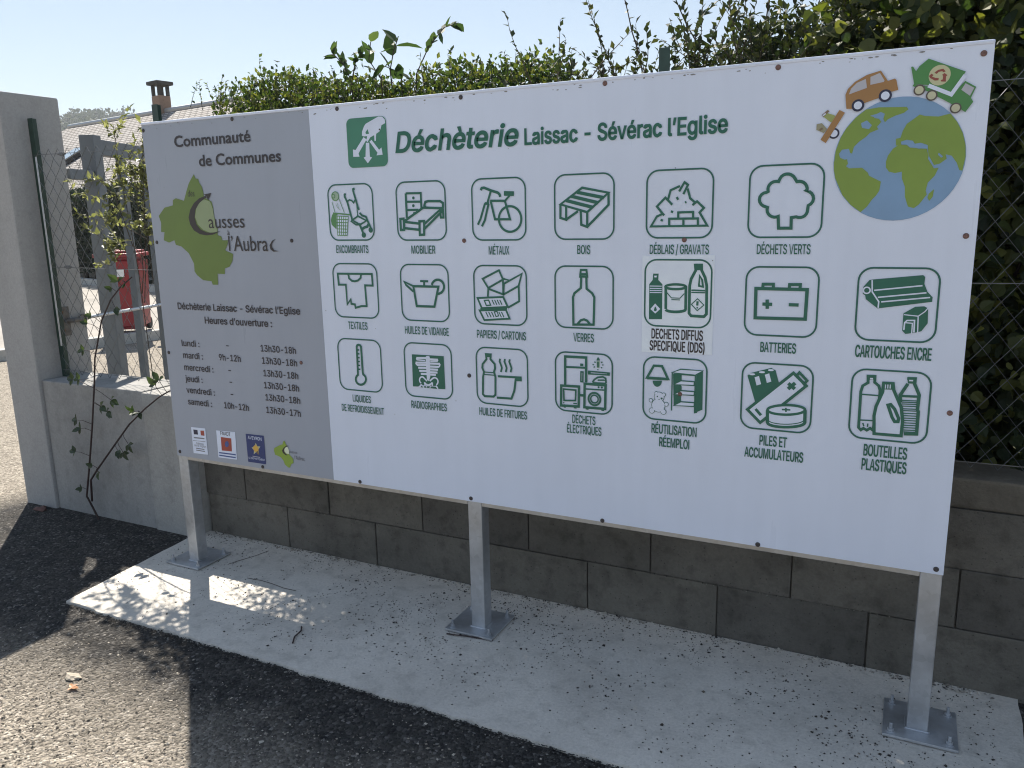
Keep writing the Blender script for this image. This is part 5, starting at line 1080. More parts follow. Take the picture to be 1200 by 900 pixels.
LAB = dict(encombrants='bulky waste pictogram of a basket and pushchair, captioned ENCOMBRANTS', mobilier='furniture pictogram of a bed and drawers, captioned MOBILIER', metaux='scrap metal pictogram of a broken bicycle, captioned MÉTAUX',
    bois='wood pictogram of a pallet, captioned BOIS', deblais='rubble heap pictogram, captioned DÉBLAIS / GRAVATS', verts='green waste pictogram of a tree outline, captioned DÉCHETS VERTS', textiles='torn shirt pictogram, captioned TEXTILES',
    vidange='oil can pictogram, captioned HUILES DE VIDANGE', papiers='cardboard box and newspaper pictogram, captioned PAPIERS / CARTONS', verres='glass bottle pictogram, captioned VERRES',
    dds='hazardous bottles pictogram on a whiter sticker, captioned DECHETS DIFFUS SPECIFIQUE', batteries='car battery pictogram, captioned BATTERIES', refroid='thermometer pictogram, captioned LIQUIDES DE REFROIDISSEMENT',
    radio='rib cage x-ray pictogram, captioned RADIOGRAPHIES', fritures='bottle and frying pan pictogram, captioned HUILES DE FRITURES', elec='fridge, screen and washing machine pictogram, captioned DÉCHETS ÉLECTRIQUES',
    reut='lamp, toy bear and shelf pictogram, captioned RÉUTILISATION RÉEMPLOI', piles='small batteries pictogram, captioned PILES ET ACCUMULATEURS', cartouches='ink cartridges pictogram, captioned CARTOUCHES ENCRE', bouteilles='three plastic bottles pictogram, captioned BOUTEILLES PLASTIQUES')
OTHER = dict(title=('title', 'dark green title reading Déchèterie Laissac - Sévérac l’Eglise'), emblem=('emblem', 'green square emblem of a hand dropping three arrows'), globe=('globe_drawing', 'printed blue and green globe'),
    car=('car_drawing', 'printed orange car driving over the globe'), trailer=('trailer_drawing', 'printed orange trailer loaded with waste'), truck=('truck_drawing', 'printed green recycling lorry'),
    authority=('heading', 'grey panel heading reading Communauté de Communes'), map=('map_logo', 'green map logo reading des Causses à l’Aubrac'), hours=('opening_hours', 'table of opening hours from lundi to samedi'),
    logo_state=('state_logo', 'small white logo with a blue, white and red flag'), logo_fund=('fund_logo', 'small white logo with an orange-red square'), logo_dept=('department_logo', 'small dark blue logo with a yellow star'), logo_community=('community_logo', 'small copy of the green map logo'))
for key, ops in ART.items():
    if key in LAB:
        p = Print(); cap = Print()
        for op in ops: (cap if op[0] == 'T' else p).draw(op)
        o = p.build('pictogram', [ink(k) for k in p.names], bd, label=LAB[key]); cap.build('caption', [ink(k) for k in cap.names], o)
        continue
    nm, lb = OTHER[key]; lines = [op for op in ops if op[0] == 'T']
    if key in ('title', 'authority', 'hours'):        # lettering only: one mesh per line
        o = None
        for op in ops:
            p = Print(); p.draw(op)
            q = p.build(nm if o is None else ('lettering' if op[0] == 'T' else 'dash'), [ink(k) for k in p.names], o or bd)
            if o is None: o = q; o['label'] = lb
        continue
    p = Print()
    for op in ops: p.draw(op)
    p.build(nm, [ink(k) for k in p.names], bd, label=lb)
p = Print()      # grime caught under the top edge and small scuffs
for k in range(70):
    x = RNG.uniform(10, 3190); z = 1490 - RNG.exponential(6); r = RNG.uniform(.8, 2.6); st_ = RNG.uniform(1, 4)
    p.fill([(x + r * st_ * cos(a) * RNG.uniform(.6, 1.2), min(1496, z + r * sin(a) * RNG.uniform(.6, 1.2))) for a in np.linspace(0, 2 * pi, 9)[:-1]], 'grime', 0)
for k in range(14):
    x, z = RNG.uniform(30, 3170), RNG.uniform(20, 1450); r = RNG.uniform(1, 2.2)
    p.fill([(x + r * cos(a) * RNG.uniform(.5, 1.3), z + r * sin(a) * RNG.uniform(.5, 1.6)) for a in np.linspace(0, 2 * pi, 8)[:-1]], 'grime', 0)
p.build('grime', [ink(k) for k in p.names], bd, kind='stuff')

# ============================================================ chain link fence
cf = thing('chain_link_fence', (1.5, .40, .75), 'chain link wire fence on green steel posts standing on the low walls', 'fence')
def tee(x, z0, z1, y=.40):
    b = MB(); b.box((x - .02, y - .004, z0), (x + .02, y, z1), bev=.001); b.box((x - .0025, y, z0), (x + .0025, y + .032, z1)); return b
for x in (-1.335, -.365, 2.207, 4.75): tee(x, .757 if x < -.3 else .752, 2.195).build('post', M['greenpost'], cf)
b = MB(); W, H = .078, .100; x0, x1, z0, z1 = -1.33, 4.75, .775, 2.03
ncol = int((x1 - x0) / (W / 2)); nrow = int((z1 - z0) / (H / 2))
for c in range(ncol):
    pts = []
    for r in range(nrow + 1):
        xx = x0 + (c + (r % 2 if c % 2 == 0 else 1 - r % 2)) * W / 2
        pts.append((min(xx, x1), .394 + (.002 if (r % 2) else -.002), z0 + r * H / 2))
    b.tube(pts, .0016, 3, cap=False)
b.build('wire_mesh', M['wire'], cf)
for z in (2.0, 1.39, .80):
    b = MB(); pts = [(x0 + (x1 - x0) * i / 40, .390, z - .010 * sin(pi * ((i % 17) / 17))) for i in range(41)]; b.tube(pts, .0018, 4)
    b.build('tension_wire', M['wire'], cf)
for x, z in ((-1.17, 1.39), (-1.10, 1.995), (3.45, 1.39)):
    b = MB(); b.box((x - .014, .386, z - .009), (x + .014, .398, z + .009), bev=.002); b.tube([(x - .03, .391, z), (x + .03, .391, z)], .005, 6); b.build('wire_tensioner', M['wire'], cf)
b = MB(); b.tube([(-1.312, .386, .94), (-1.312, .386, 1.99)], .0045, 8); b.build('tension_bar', M['bolt'], cf)

# ============================================================ steel gate, swung open behind the low wall
gt = thing('steel_gate', (-1.40, .62, 0), 'grey steel bar gate swung open behind the low wall', 'gate')
S0 = Vector((-1.534, .90, 0)); gq = Vector((-.398, .917, 0)); gp_ = Vector((-.917, -.398, 0))
Mg = Matrix(((gq.x, gp_.x, 0, S0.x), (gq.y, gp_.y, 0, S0.y), (0, 0, 1, 0), (0, 0, 0, 1)))
b = MB(); b.box((-.045, -.045, .08), (.045, .045, 2.155), M=Mg, bev=.004); st = b.build('stile', M['gate'], gt)
b = MB(); b.box((.046, -.03, 2.04), (3.2, .03, 2.135), M=Mg, bev=.004); b.build('top_rail', M['gate'], gt)
b = MB(); b.box((.046, -.03, .10), (3.2, .03, .19), M=Mg, bev=.004); b.build('bottom_rail', M['gate'], gt)
b = MB(); b.box((-.305, -.03, 1.882), (-.046, .03, 1.942), M=Mg, bev=.004); b.build('hinge_arm', M['gate'], gt)
for k in range(1, 10):
    b = MB(); b.box((k * .333 - .024, -.022, .191), (k * .333 + .024, .022, 2.039), M=Mg, bev=.003); b.build('bar', M['gate'], gt)
b = MB(); b.box((3.2, -.045, .08), (3.29, .045, 2.155), M=Mg, bev=.004); b.build('stile', M['gate'], gt)
b = MB(); b.tube([Mg @ Vector((-.335, -.055, 1.078)), Mg @ Vector((.62, -.055, 1.052))], .011, 8); rd = b.build('stay_rod', M['bolt'], gt)
b = MB(); b.box((.60, -.075, 1.015), (.72, -.0225, 1.075), M=Mg, bev=.006); b.tube([Mg @ Vector((.66, -.085, 1.0)), Mg @ Vector((.66, -.085, 1.11))], .012, 8); b.build('catch', M['irod'], rd)

# ============================================================ vegetation
M['hedge'] = leaf_mat('small_leaf', [(.014, .026, .010), (.024, .042, .014), (.048, .068, .020), (.115, .118, .038)], .42, .6)
M['privet'] = leaf_mat('privet_leaf', [(.016, .026, .012), (.026, .040, .016), (.040, .055, .02), (.07, .075, .025)], .16, .6)
M['ivy'] = leaf_mat('broad_leaf', [(.012, .022, .010), (.020, .036, .012), (.036, .052, .014), (.07, .085, .02), (.13, .14, .035)], .38, .6, tcol=(2.0, 2.1, .8))
M['bramble'] = leaf_mat('bramble_leaf', [(.022, .042, .018), (.04, .07, .026), (.065, .095, .04)], .4, .6, tcol=(1.7, 1.8, .9))
M['shaded_caneleaf'] = leaf_mat('shaded_cane_leaf', [(.018, .034, .016), (.03, .05, .022), (.045, .07, .03)], .3)  # darker bramble leaf, the shade on these leaves is put into the colour
M['vine'] = leaf_mat('vine_leaf', [(.075, .085, .035), (.14, .15, .065), (.26, .26, .14)], .5, tcol=(1.5, 1.55, 1.0))
M['thuja'] = leaf_mat('conifer_spray', [(.006, .013, .008), (.012, .022, .011), (.02, .033, .014)], .15, .7)
M['bark'] = plain('bark', (.075, .058, .042), .9, 0, .35, 40, .5); M['cane'] = plain('cane', (.035, .02, .02), .7, 0, .4, 60)
M['hilltree'] = leaf_mat('far_foliage', [(.025, .04, .022), (.04, .055, .028), (.06, .07, .035)], .1, .8)

def twig(bm_, p, d, L, r, seg=7, grav=.0, wig=.18):
    """curved twig, returns its points"""
    p = np.array(p, float); d = np.array(d, float); d /= np.linalg.norm(d); pts = [p.copy()]
    for i in range(seg):
        d = d + RNG.normal(size=3) * wig * .4; d[2] += grav; d /= np.linalg.norm(d); p = p + d * L / seg; pts.append(p.copy())
    bm_.tube(pts, [r * (1 - .75 * i / seg) for i in range(seg + 1)], 5); return np.array(pts)
def along(pts, n, t0=.1):
    t = np.linspace(t0, 1, n) * (len(pts) - 1); i = np.minimum(t.astype(int), len(pts) - 2); f = (t - i)[:, None]
    return pts[i] * (1 - f) + pts[i + 1] * f, pts[i + 1] - pts[i]
class Leafy:
    def __init__(s): s.P, s.D, s.N, s.S = [], [], [], []
    def put(s, P, D, N, S): s.P.append(P); s.D.append(D); s.N.append(N); s.S.append(S)
    def sprig(s, pts, n, size, t0=.1, spread=.9, up=.3):
        P, T = along(pts, n, t0); T = T / (np.linalg.norm(T, axis=1, keepdims=True) + 1e-9)
        D = T * .55 + rdir(n) * spread; D[:, 2] += up * .4; N = rdir(n) * .6 + np.array([0, 0, 1.])
        s.put(P, D, N, size * RNG.uniform(.6, 1.15, n))
    def build(s, name, tmpl, m, parent, **t):
        return leaf_obj(name, np.vstack(s.P), np.vstack(s.D), np.vstack(s.N), np.concatenate(s.S), tmpl, m, parent, **t)

# clipped hedge behind the left half of the board
h1 = thing('clipped_hedge', (.6, .85, 0), 'dense small-leaved clipped hedge showing above the left half of the board', 'hedge')
b = MB(); lf = Leafy()
for k in range(26):
    x = -.18 + k * .071; twig(b, (x, RNG.uniform(.65, .95), 0), (RNG.normal() * .1, RNG.normal() * .1, 1), RNG.uniform(1.9, 2.2), .012, 7, .05, .25)
b.build('stem', M['bark'], h1)
def htop(x): return 2.31 - .035 * (x - .2) + .03 * sin(5.1 * x + 1) + .022 * sin(13 * x)
n = 34000
x = RNG.uniform(-.42, 1.68, n); yv = .54 + .62 * RNG.beta(1.3, 1.3, n); u = RNG.beta(2.0, 1.0, n)
zt = np.array([htop(a) for a in x]) - .22 * np.abs((yv - .85) / .31) ** 3 - .35 * np.clip((-.12 - x) / .3, 0, 1) ** 1.5
z = 1.1 + (zt - 1.1) * u + RNG.normal(size=n) * .022
keep = RNG.uniform(size=n) < np.clip((x + .5) / .2, .1, 1); x, yv, z = x[keep], yv[keep], z[keep]; n = len(x)
D = rdir(n); D[:, 2] += .7; lf.put(np.stack([x, yv, z], 1), D, rdir(n), RNG.uniform(.020, .038, n))
n = 13000; x = RNG.uniform(-.02, 1.9, n); lf.put(np.stack([x, RNG.uniform(.6, 1.15, n), RNG.uniform(.25, 2.05, n)], 1), rdir(n), rdir(n), RNG.uniform(.04, .07, n))
tw = MB()
for k in range(150):
    xx = RNG.uniform(-.4, 1.65); pts = twig(tw, (xx, RNG.uniform(.6, 1.05), htop(xx) - .12), (RNG.normal() * .25, RNG.normal() * .2, 1), RNG.uniform(.08, .16), .0018, 4); lf.sprig(pts, 12, .024, .2)
tw.build('twig', M['bark'], h1); lf.build('foliage', LEAF, M['hedge'], h1)

# bramble shoots over the hedge
br = thing('bramble', (.9, .66, 0), 'large-leaved bramble shoots rising out of the clipped hedge top', 'plant')
b = MB(); lf = Leafy()
for q, n, s_ in (([(.60, .7, 1.9), (.63, .68, 2.25), (.60, .66, 2.33), (.545, .65, 2.385)], 15, .062), ([(.60, .7, 2.2), (.66, .67, 2.33), (.71, .66, 2.37)], 11, .055), ([(.8, .7, 1.9), (.80, .67, 2.25), (.76, .64, 2.33), (.79, .62, 2.40)], 5, .115),
                 ([(.85, .7, 2.1), (.86, .66, 2.28), (.90, .64, 2.36), (.93, .63, 2.40)], 6, .11), ([(.95, .7, 1.95), (1.0, .66, 2.25), (1.08, .64, 2.35), (1.17, .63, 2.42), (1.24, .63, 2.43)], 17, .055), ([(.9, .7, 2.0), (.93, .64, 2.26), (.86, .62, 2.29)], 5, .11)):
    pts = np.array(q); b.tube(q, [.0035 - .0022 * i / len(q) for i in range(len(q))], 5); lf.sprig(pts, n, s_, .45, .75, .2)
b.build('stem', M['cane'], br); lf.build('foliage', OVATE, M['bramble'], br)

# airy shrub behind the middle of the board
sh = thing('privet_shrub', (2.1, .8, 0), 'loose airy shrub with thin upright shoots above the middle of the board', 'shrub')
b = MB(); lf = Leafy()
def bush(x0, x1, zlo, zhi, ns, L, leafn, size, y0=.55, y1=1.1, tilt=.3, lean=0.):
    for k in range(ns):
        p = (RNG.uniform(x0, x1), RNG.uniform(y0, y1), RNG.uniform(zlo, zhi))
        l = L * RNG.uniform(.6, 1.2); pts = twig(b, p, (RNG.normal() * tilt + lean, RNG.normal() * tilt, 1), l, .0032, 7, 0, .3); lf.sprig(pts, int(leafn * l / L), size, .12, .8)
for k in range(10): twig(b, (1.75 + .1 * k, .8, 0), (RNG.normal() * .08, 0, 1), 1.9, .011, 6, .05, .2)
bush(1.60, 1.86, 1.75, 1.98, 26, .36, 26, .034, tilt=.45); bush(1.62, 1.75, 1.95, 2.05, 5, .34, 16, .032, tilt=.4)
bush(1.80, 2.12, 1.70, 1.98, 44, .40, 30, .036, tilt=.5); bush(1.90, 2.06, 1.98, 2.08, 4, .42, 20, .036, lean=-.35, tilt=.4)
n = 5200; x = RNG.uniform(2.16, 2.86, n); tz = 2.16 + .27 * (x - 2.16) / .6 + .05 * np.sin(19 * x) + .03 * np.sin(47 * x + 1); z = 1.75 + (tz - 1.75) * RNG.beta(1.6, 1.1, n)
q = np.sin(31 * x + 3) * np.sin(27 * z + 1 + 5 * x) > -.45; lf.put(np.stack([x, RNG.uniform(.55, 1.0, n), z], 1)[q], rdir(q.sum()) + np.array([0, 0, .4]), rdir(q.sum()), RNG.uniform(.022, .040, q.sum()))
bush(2.20, 2.80, 1.65, 2.0, 170, .42, 34, .036, tilt=.55); bush(2.26, 2.74, 1.95, 2.12, 44, .38, 24, .038, tilt=.6)
for p, d, l in (((2.05, .7, 2.1), (-.38, -.05, 1), .62), ((1.98, .68, 2.05), (-.35, 0, 1), .5), ((2.32, .7, 2.15), (-.75, 0, .9), .55), ((2.40, .7, 2.2), (-.28, 0, 1), .5), ((2.5, .7, 2.2), (.1, 0, 1), .45), ((1.66, .7, 2.05), (-.05, 0, 1), .36), ((1.75, .68, 2.08), (.55, 0, .7), .36)):
    pts = twig(b, p, d, l, .0036, 8, 0, .16); lf.sprig(pts, int(40 * l), .034, .1, .7)
n = 15000; x = RNG.uniform(1.55, 2.85, n); lf.put(np.stack([x, RNG.uniform(.6, 1.2, n), RNG.uniform(.25, 1.98, n)], 1), rdir(n), rdir(n), RNG.uniform(.04, .07, n))
b.build('stem', M['bark'], sh); lf.build('foliage', LEAF, M['privet'], sh)

# dense leafy mass over the right end of the board
iv = thing('ivy_thicket', (3.6, 1.0, 0), 'dense dark broad-leaved thicket behind the wire fence right of the board', 'shrub')
b = MB(); lf = Leafy()
for k in range(34): twig(b, (2.75 + .085 * k, RNG.uniform(.95, 1.4), 0), (RNG.normal() * .12, RNG.normal() * .05, 1), RNG.uniform(2.2, 2.7), .014, 8, .03, .2)
b.build('stem', M['bark'], iv)
n = 26000
x = 2.62 + 3.2 * RNG.beta(1.0, 1.0, n); yv = .46 + 1.0 * RNG.beta(1.0, 1.5, n)
tp = 2.26 + .62 * np.clip((x - 2.62) / .6, 0, 1) ** .7 + .06 * np.sin(9 * x) + .04 * np.sin(23 * x + 1)
z = .62 + (tp - .62) * RNG.beta(1.25, .92, n); inx = RNG.uniform(size=n) < np.clip((x - 2.5) / .25, 0, 1); x, yv, z = x[inx], yv[inx], z[inx]; n = len(x)
D = rdir(n); D[:, 2] -= .35; D[:, 1] -= .25; N = rdir(n) * .8 + np.array([0, -.6, .6])
lf.put(np.stack([x, yv, z], 1), D, N, RNG.uniform(.026, .062, n))
n = 17000   # leaves deep in the thicket
x = RNG.uniform(2.75, 5.8, n); lf.put(np.stack([x, RNG.uniform(1.0, 1.7, n), RNG.uniform(.3, 2.75, n)], 1), rdir(n), rdir(n) + np.array([0, -.8, .2]), RNG.uniform(.07, .12, n))
lf.build('foliage', BROAD, M['ivy'], iv)

# climbing plant on the fence left of the board
cl = thing('climbing_plant', (-.68, .44, .755), 'pale yellow-green climber tangled on the wire fence beside the grey panel', 'plant')
b = MB(); lf = Leafy()
for q in ([(-.66, .45, .757), (-.68, .45, 1.36), (-.722, .46, 1.675), (-.749, .46, 1.896), (-.757, .46, 2.13)], [(-.67, .45, 1.25), (-.656, .46, 1.359), (-.634, .46, 1.805), (-.669, .46, 1.99)], [(-.70, .45, 1.5), (-.80, .46, 1.75), (-.90, .46, 1.85), (-1.0, .46, 1.86)],
          [(-.66, .45, 1.2), (-.63, .46, 1.405), (-.56, .46, 1.973), (-.53, .46, 2.1)], [(-.585, .46, 1.315), (-.60, .46, 1.539), (-.798, .46, 1.622), (-.95, .46, 1.66)], [(-.6, .45, 1.4), (-.7, .46, 1.5), (-.83, .46, 1.52), (-.9, .46, 1.5)],
          [(-.55, .46, 1.3), (-.52, .46, 1.6), (-.57, .46, 1.9)], [(-.6, .47, 1.35), (-.61, .47, 1.6), (-.62, .47, 1.85)], [(-.52, .47, 1.4), (-.53, .47, 1.7), (-.50, .47, 1.95)]):
    b.tube(q, [.0026 - .0016 * i / len(q) for i in range(len(q))], 5); pts = np.array(q)
    lf.sprig(pts, 20, .044, .6, .9, .1)
    for k in range(7):
        a = pts[RNG.integers(2 if len(pts) > 3 else 1, len(pts))] - np.array([0, 0, RNG.uniform(0, .12)]); t = twig(b, a, (RNG.normal() * .8, RNG.normal() * .15, .2), RNG.uniform(.1, .2), .0016, 4); lf.sprig(t, 10, .044, .2, .9)
b.build('stem', M['bark'], cl); lf.build('foliage', LEAF, M['vine'], cl)

# bramble canes on the pavement side of the low wall
bc = thing('bramble_cane', (-.96, .22, -.012), 'dark thorny bramble canes climbing in front of the low wall', 'plant')
C1 = [(-.965, .235, -.02), (-.985, .22, .06), (-.996, .2, .135), (-.936, .2, .328), (-.873, .2, .546), (-.81, .2, .786), (-.778, .2, .931), (-.689, .2, 1.132), (-.598, .2, 1.244), (-.518, .2, 1.307), (-.422, .2, 1.361)]
C2 = [(-.985, .22, .10), (-.943, .2, .235), (-.875, .2, .305), (-.695, .2, .476), (-.573, .2, .59), (-.437, .2, .688), (-.319, .2, .761), (-.248, .2, .794), (-.16, .2, .82)]
for q in (C1, C2):
    b = MB(); b.tube(q, [.0058 - .0028 * i / len(q) for i in range(len(q))], 7)
    for i in range(len(q) - 1):
        for k in range(3):
            t = RNG.uniform(); p = Vector(q[i]).lerp(Vector(q[i + 1]), t); d = Vector(rdir(1)[0]) * .011; b.tube([p, p + d], [.0016, .0003], 3)
    b.build('cane', M['cane'], bc)
LV = [(-.67, .716), (-.761, .676), (-.713, .652), (-.972, .579), (-.948, .533), (-1.02, .394), (-.668, .44), (-.628, .435), (-.578, .484), (-.89, .329), (-.853, .296), (-1.006, .183), (-.96, .806), (-.905, .81), (-.326, .825), (-.293, .854), (-.507, .67), (-.468, .667), (-.782, 1.116), (-.552, 1.206), (-.509, 1.341), (-.841, .972), (-.743, 1.159), (-.46, 1.33), (-.56, 1.30)]
allc = np.array(C1 + C2); lf = Leafy(); b = MB()
dense = np.vstack([along(np.array(q), 60, 0)[0] for q in (C1, C2)])
for x, z in LV:
    e = np.array([x, .185, z]); j = np.argmin(np.linalg.norm(dense - e, axis=1)); a = dense[j]
    b.tube([a, (a + e) / 2 + np.array([0, -.01, .012]), e], .0014, 4)
    d = (e - a); d /= np.linalg.norm(d) + 1e-6; n = 3
    D = np.array([d, d * .4 + np.array([d[2], 0, -d[0]]), d * .4 - np.array([d[2], 0, -d[0]])]) + rdir(3) * .25; D[:, 2] -= .25
    lf.put(np.repeat(e[None], n, 0), D, np.array([0, -1, .5]) + rdir(3) * .45, np.array([.052, .04, .04]) * RNG.uniform(.75, 1.15))
b.build('leaf_stalks', M['cane'], bc); lf.build('foliage', OVATE, M['shaded_caneleaf'], bc)

# ============================================================ far yard: red bin, conifer hedge, house, hills
M['redplastic'] = plain('red_plastic', (.24, .016, .022), .45, 0, .12, 6); M['whiteprint'] = plain('white_print', (.75, .75, .75), .5); M['darkrub'] = plain('dark_rubber', (.02, .02, .02), .7)
M['label_red'] = plain('label_red', (.6, .03, .04), .5)
rb = thing('red_bin', (-6.80, 5.19, .125), 'tall red plastic collection bin on the kerb seen through the gate', 'bin')
Mr = Matrix.Translation((-6.90, 5.22, .10)) @ Matrix.Rotation(radians(36), 4, 'Z')
b = MB()
bm = bmesh.new(); bmesh.ops.create_cube(bm, size=1)
for v in bm.verts:
    up = v.co.z > 0; sc = 1.0 if up else .86; v.co = Vector((v.co.x * .56 * sc, v.co.y * .56 * sc, 1.06 if up else .06))
bmesh.ops.bevel(bm, geom=bm.edges[:], offset=.05, segments=3, affect='EDGES'); b.bm(bm, 0, Mr); b.build('body', M['redplastic'], rb)
b = MB(); b.box((-.30, -.30, 1.062), (.30, .30, 1.12), M=Mr, bev=.03); b.box((-.25, -.25, 1.12), (.25, .25, 1.155), M=Mr, bev=.02); b.build('lid', M['redplastic'], rb)
b = MB(); b.box((-.09, -.2905, .80), (.09, -.286, .90), M=Mr); b.build('sticker', M['whiteprint'], rb)
for s_ in (-1, 1):
    b = MB(); b.lathe([(.03, -.03), (.08, -.03), (.09, -.015), (.09, .015), (.08, .03), (.03, .03)], 18, M=Mr @ Matrix.Translation((s_ * .2, .25, .10)) @ Matrix.Rotation(pi / 2, 4, 'Y')); b.build('wheel', M['darkrub'], rb)
sg = thing('small_sign', (-6.62, 5.62, .10), 'small red and white square sign on a post beside the red bin', 'sign')
b = MB(); b.tube([(-6.62, 5.62, .10), (-6.62, 5.62, 1.20)], .02, 8); b.build('post', M['irod'], sg)
b = MB(); Ms = Matrix.Translation((-6.60, 5.595, 1.23)) @ Matrix.Rotation(radians(38), 4, 'Z'); b.box((-.10, -.01, -.10), (.10, .01, .10), M=Ms, bev=.004); b.build('plate', M['label_red'], sg)
b = MB(); b.box((-.065, -.0125, -.06), (-.03, -.0105, .06), M=Ms); b.box((-.03, -.0125, -.06), (.03, -.0105, -.03), M=Ms); b.box((.0, -.0125, .0), (.06, -.0105, .05), M=Ms); b.build('mark', M['whiteprint'], sg)

th = thing('conifer_hedge', (-13.5, 11.6, 0), 'tall dark clipped conifer hedge at the far side of the yard', 'hedge')
hd = Vector((.96, -.28, 0)); hn = Vector((.28, .96, 0)); o = Vector((-14.6, 11.1, 0))
Mh = Matrix(((hd.x, hn.x, 0, o.x), (hd.y, hn.y, 0, o.y), (0, 0, 1, 0), (0, 0, 0, 1)))
n = 26000; u = RNG.uniform(-9, 7, n); w = RNG.beta(.7, .8, n) * 1.5; z = .35 + 2.1 * RNG.beta(1.1, .8, n) + .05 * np.sin(3 * u) + RNG.normal(size=n) * .02
Pw = np.array(Mh.to_3x3()) @ np.stack([u, w, z * 0]) + np.array(o)[:, None]; Pw = Pw.T; Pw[:, 2] = z
D = rdir(n); D[:, 2] += .6
leaf_obj('foliage', Pw, D, rdir(n), RNG.uniform(.10, .2, n), LEAF, M['thuja'], th)
b = MB()
for k in range(21): b.tube([Mh @ Vector((-9 + .8 * k, .75, 0)), Mh @ Vector((-9 + .8 * k, .75, 2.1))], [.07, .03], 6)
b.build('trunk', M['bark'], th)
hb = MB(); hb.box((-9.2, -.35, -.05), (7.2, -.15, .24), M=Mh, bev=.01); hb.build('border_kerb', M['kerb'], kind='structure')

def slate():
    m, nt, b = mat('stone_slates', .85); co = node(nt, 'ShaderNodeTexCoord').outputs['UV']
    br_ = node(nt, 'ShaderNodeTexBrick'); nt.links.new(co, br_.inputs[0]); br_.inputs['Scale'].default_value = 1; br_.inputs['Brick Width'].default_value = .34; br_.inputs['Row Height'].default_value = .17
    br_.inputs['Mortar Size'].default_value = .035; br_.inputs['Mortar Smooth'].default_value = .2; br_.inputs['Bias'].default_value = 0
    br_.inputs['Color1'].default_value = (.44, .42, .405, 1); br_.inputs['Color2'].default_value = (.33, .30, .28, 1); br_.inputs['Mortar'].default_value = (.09, .08, .075, 1)
    nz = noise(nt, co, 1.3, 6, .65); nt.links.new(mixc(nt, .5, br_.outputs[0], ramp(nt, nz, [(.3, .55), (.7, 1.0)]), 'MULTIPLY'), b.inputs['Base Color'])
    bump(nt, b, br_.outputs['Fac'], -.8, .03); return m
M['slate'] = slate(); M['render'] = concrete('pale_render', (.5, .45, .38), .12, .25, 1, .2); M['glass'] = plain('roof_glass', (.25, .32, .38), .1, 0, .1); M['chim'] = concrete('chimney_render', (.30, .205, .15), .15, .3, 2, .3)
M['zinc'] = plain('zinc', (.4, .41, .42), .4, .5); M['darkstone'] = concrete('dark_stone', (.07, .065, .06), .2, .3, 3, .3)
hs = thing('slate_house', (-24.5, 19, 0), 'house with a wide stone slate roof beyond the conifer hedge', 'house')
rd_ = Vector((.985, -.172, 0)); rn = Vector((-.172, -.985, 0)); ro = Vector((-22.0, 18.9, 0))   # along the ridge, towards us
Mo = Matrix(((rd_.x, -rn.x, 0, ro.x), (rd_.y, -rn.y, 0, ro.y), (0, 0, 1, 0), (0, 0, 0, 1)))      # local y points away from us
RZ, EZ, HW, XL, XR = 5.45, 2.62, 4.6, -5.95, 7.0
b = MB(); b.box((XL - .9, -HW + .35, 0), (XR - .3, HW - .35, EZ + .06), M=Mo); b.build('wall', M['render'], hs)
def roofmesh():
    me_v = [(XL, 0, RZ), (XR, 0, RZ), (XR, -HW, EZ), (XL - 1.6, -HW, EZ), (XR, HW, EZ), (XL - 1.6, HW, EZ)]
    f = [(3, 2, 1, 0), (0, 1, 4, 5), (0, 5, 3), (1, 2, 4)]
    me = bpy.data.meshes.new('roof'); me.from_pydata([tuple(Mo @ Vector(v)) for v in me_v], [], f); me.materials.append(M['slate'])
    uv = me.uv_layers.new(name='UVMap'); sl_ = math.hypot(HW, RZ - EZ)
    for p in me.polygons:
        for li in p.loop_indices:
            v = me_v[me.loops[li].vertex_index]; uv.data[li].uv = (v[0], (v[2] - EZ) / (RZ - EZ) * sl_) if p.index < 2 else (v[1], (v[2] - EZ) / (RZ - EZ) * sl_)
    return me
rf = link('roof', roofmesh(), hs)
b = MB(); b.tube([Mo @ Vector((XL, 0, RZ + .02)), Mo @ Vector((XR, 0, RZ + .02))], .09, 8); b.build('ridge', M['zinc'], rf)
sk = MB(); ang = math.atan2(RZ - EZ, HW)
def onroof(u, d): return Mo @ Vector((u, -HW * d, RZ - (RZ - EZ) * d))
Mu = Mo @ Matrix.Translation((-.62, -HW * .57, RZ - (RZ - EZ) * .57)) @ Matrix.Rotation(ang, 4, 'X')
sk.box((-.42, -.5, .02), (.42, .5, .16), M=Mu, bev=.02); skl = sk.build('rooflight', M['darkstone'], hs)
sk = MB(); sk.box((-.34, -.42, .163), (.34, .42, .175), M=Mu); sk.build('pane', M['glass'], skl)
b = MB(); b.box((.58, -.22, 4.6), (1.06, .22, 5.98), M=Mo, bev=.02); ch = b.build('chimney', M['chim'], hs)
b = MB()
for xx in (.585, .955):
    for yy in (-.21, .11): b.box((xx, yy, 5.985), (xx + .09, yy + .10, 6.33), M=Mo)
b.box((.48, -.32, 6.335), (1.16, .32, 6.46), M=Mo, bev=.03); b.build('chimney_cap', M['darkstone'], ch)

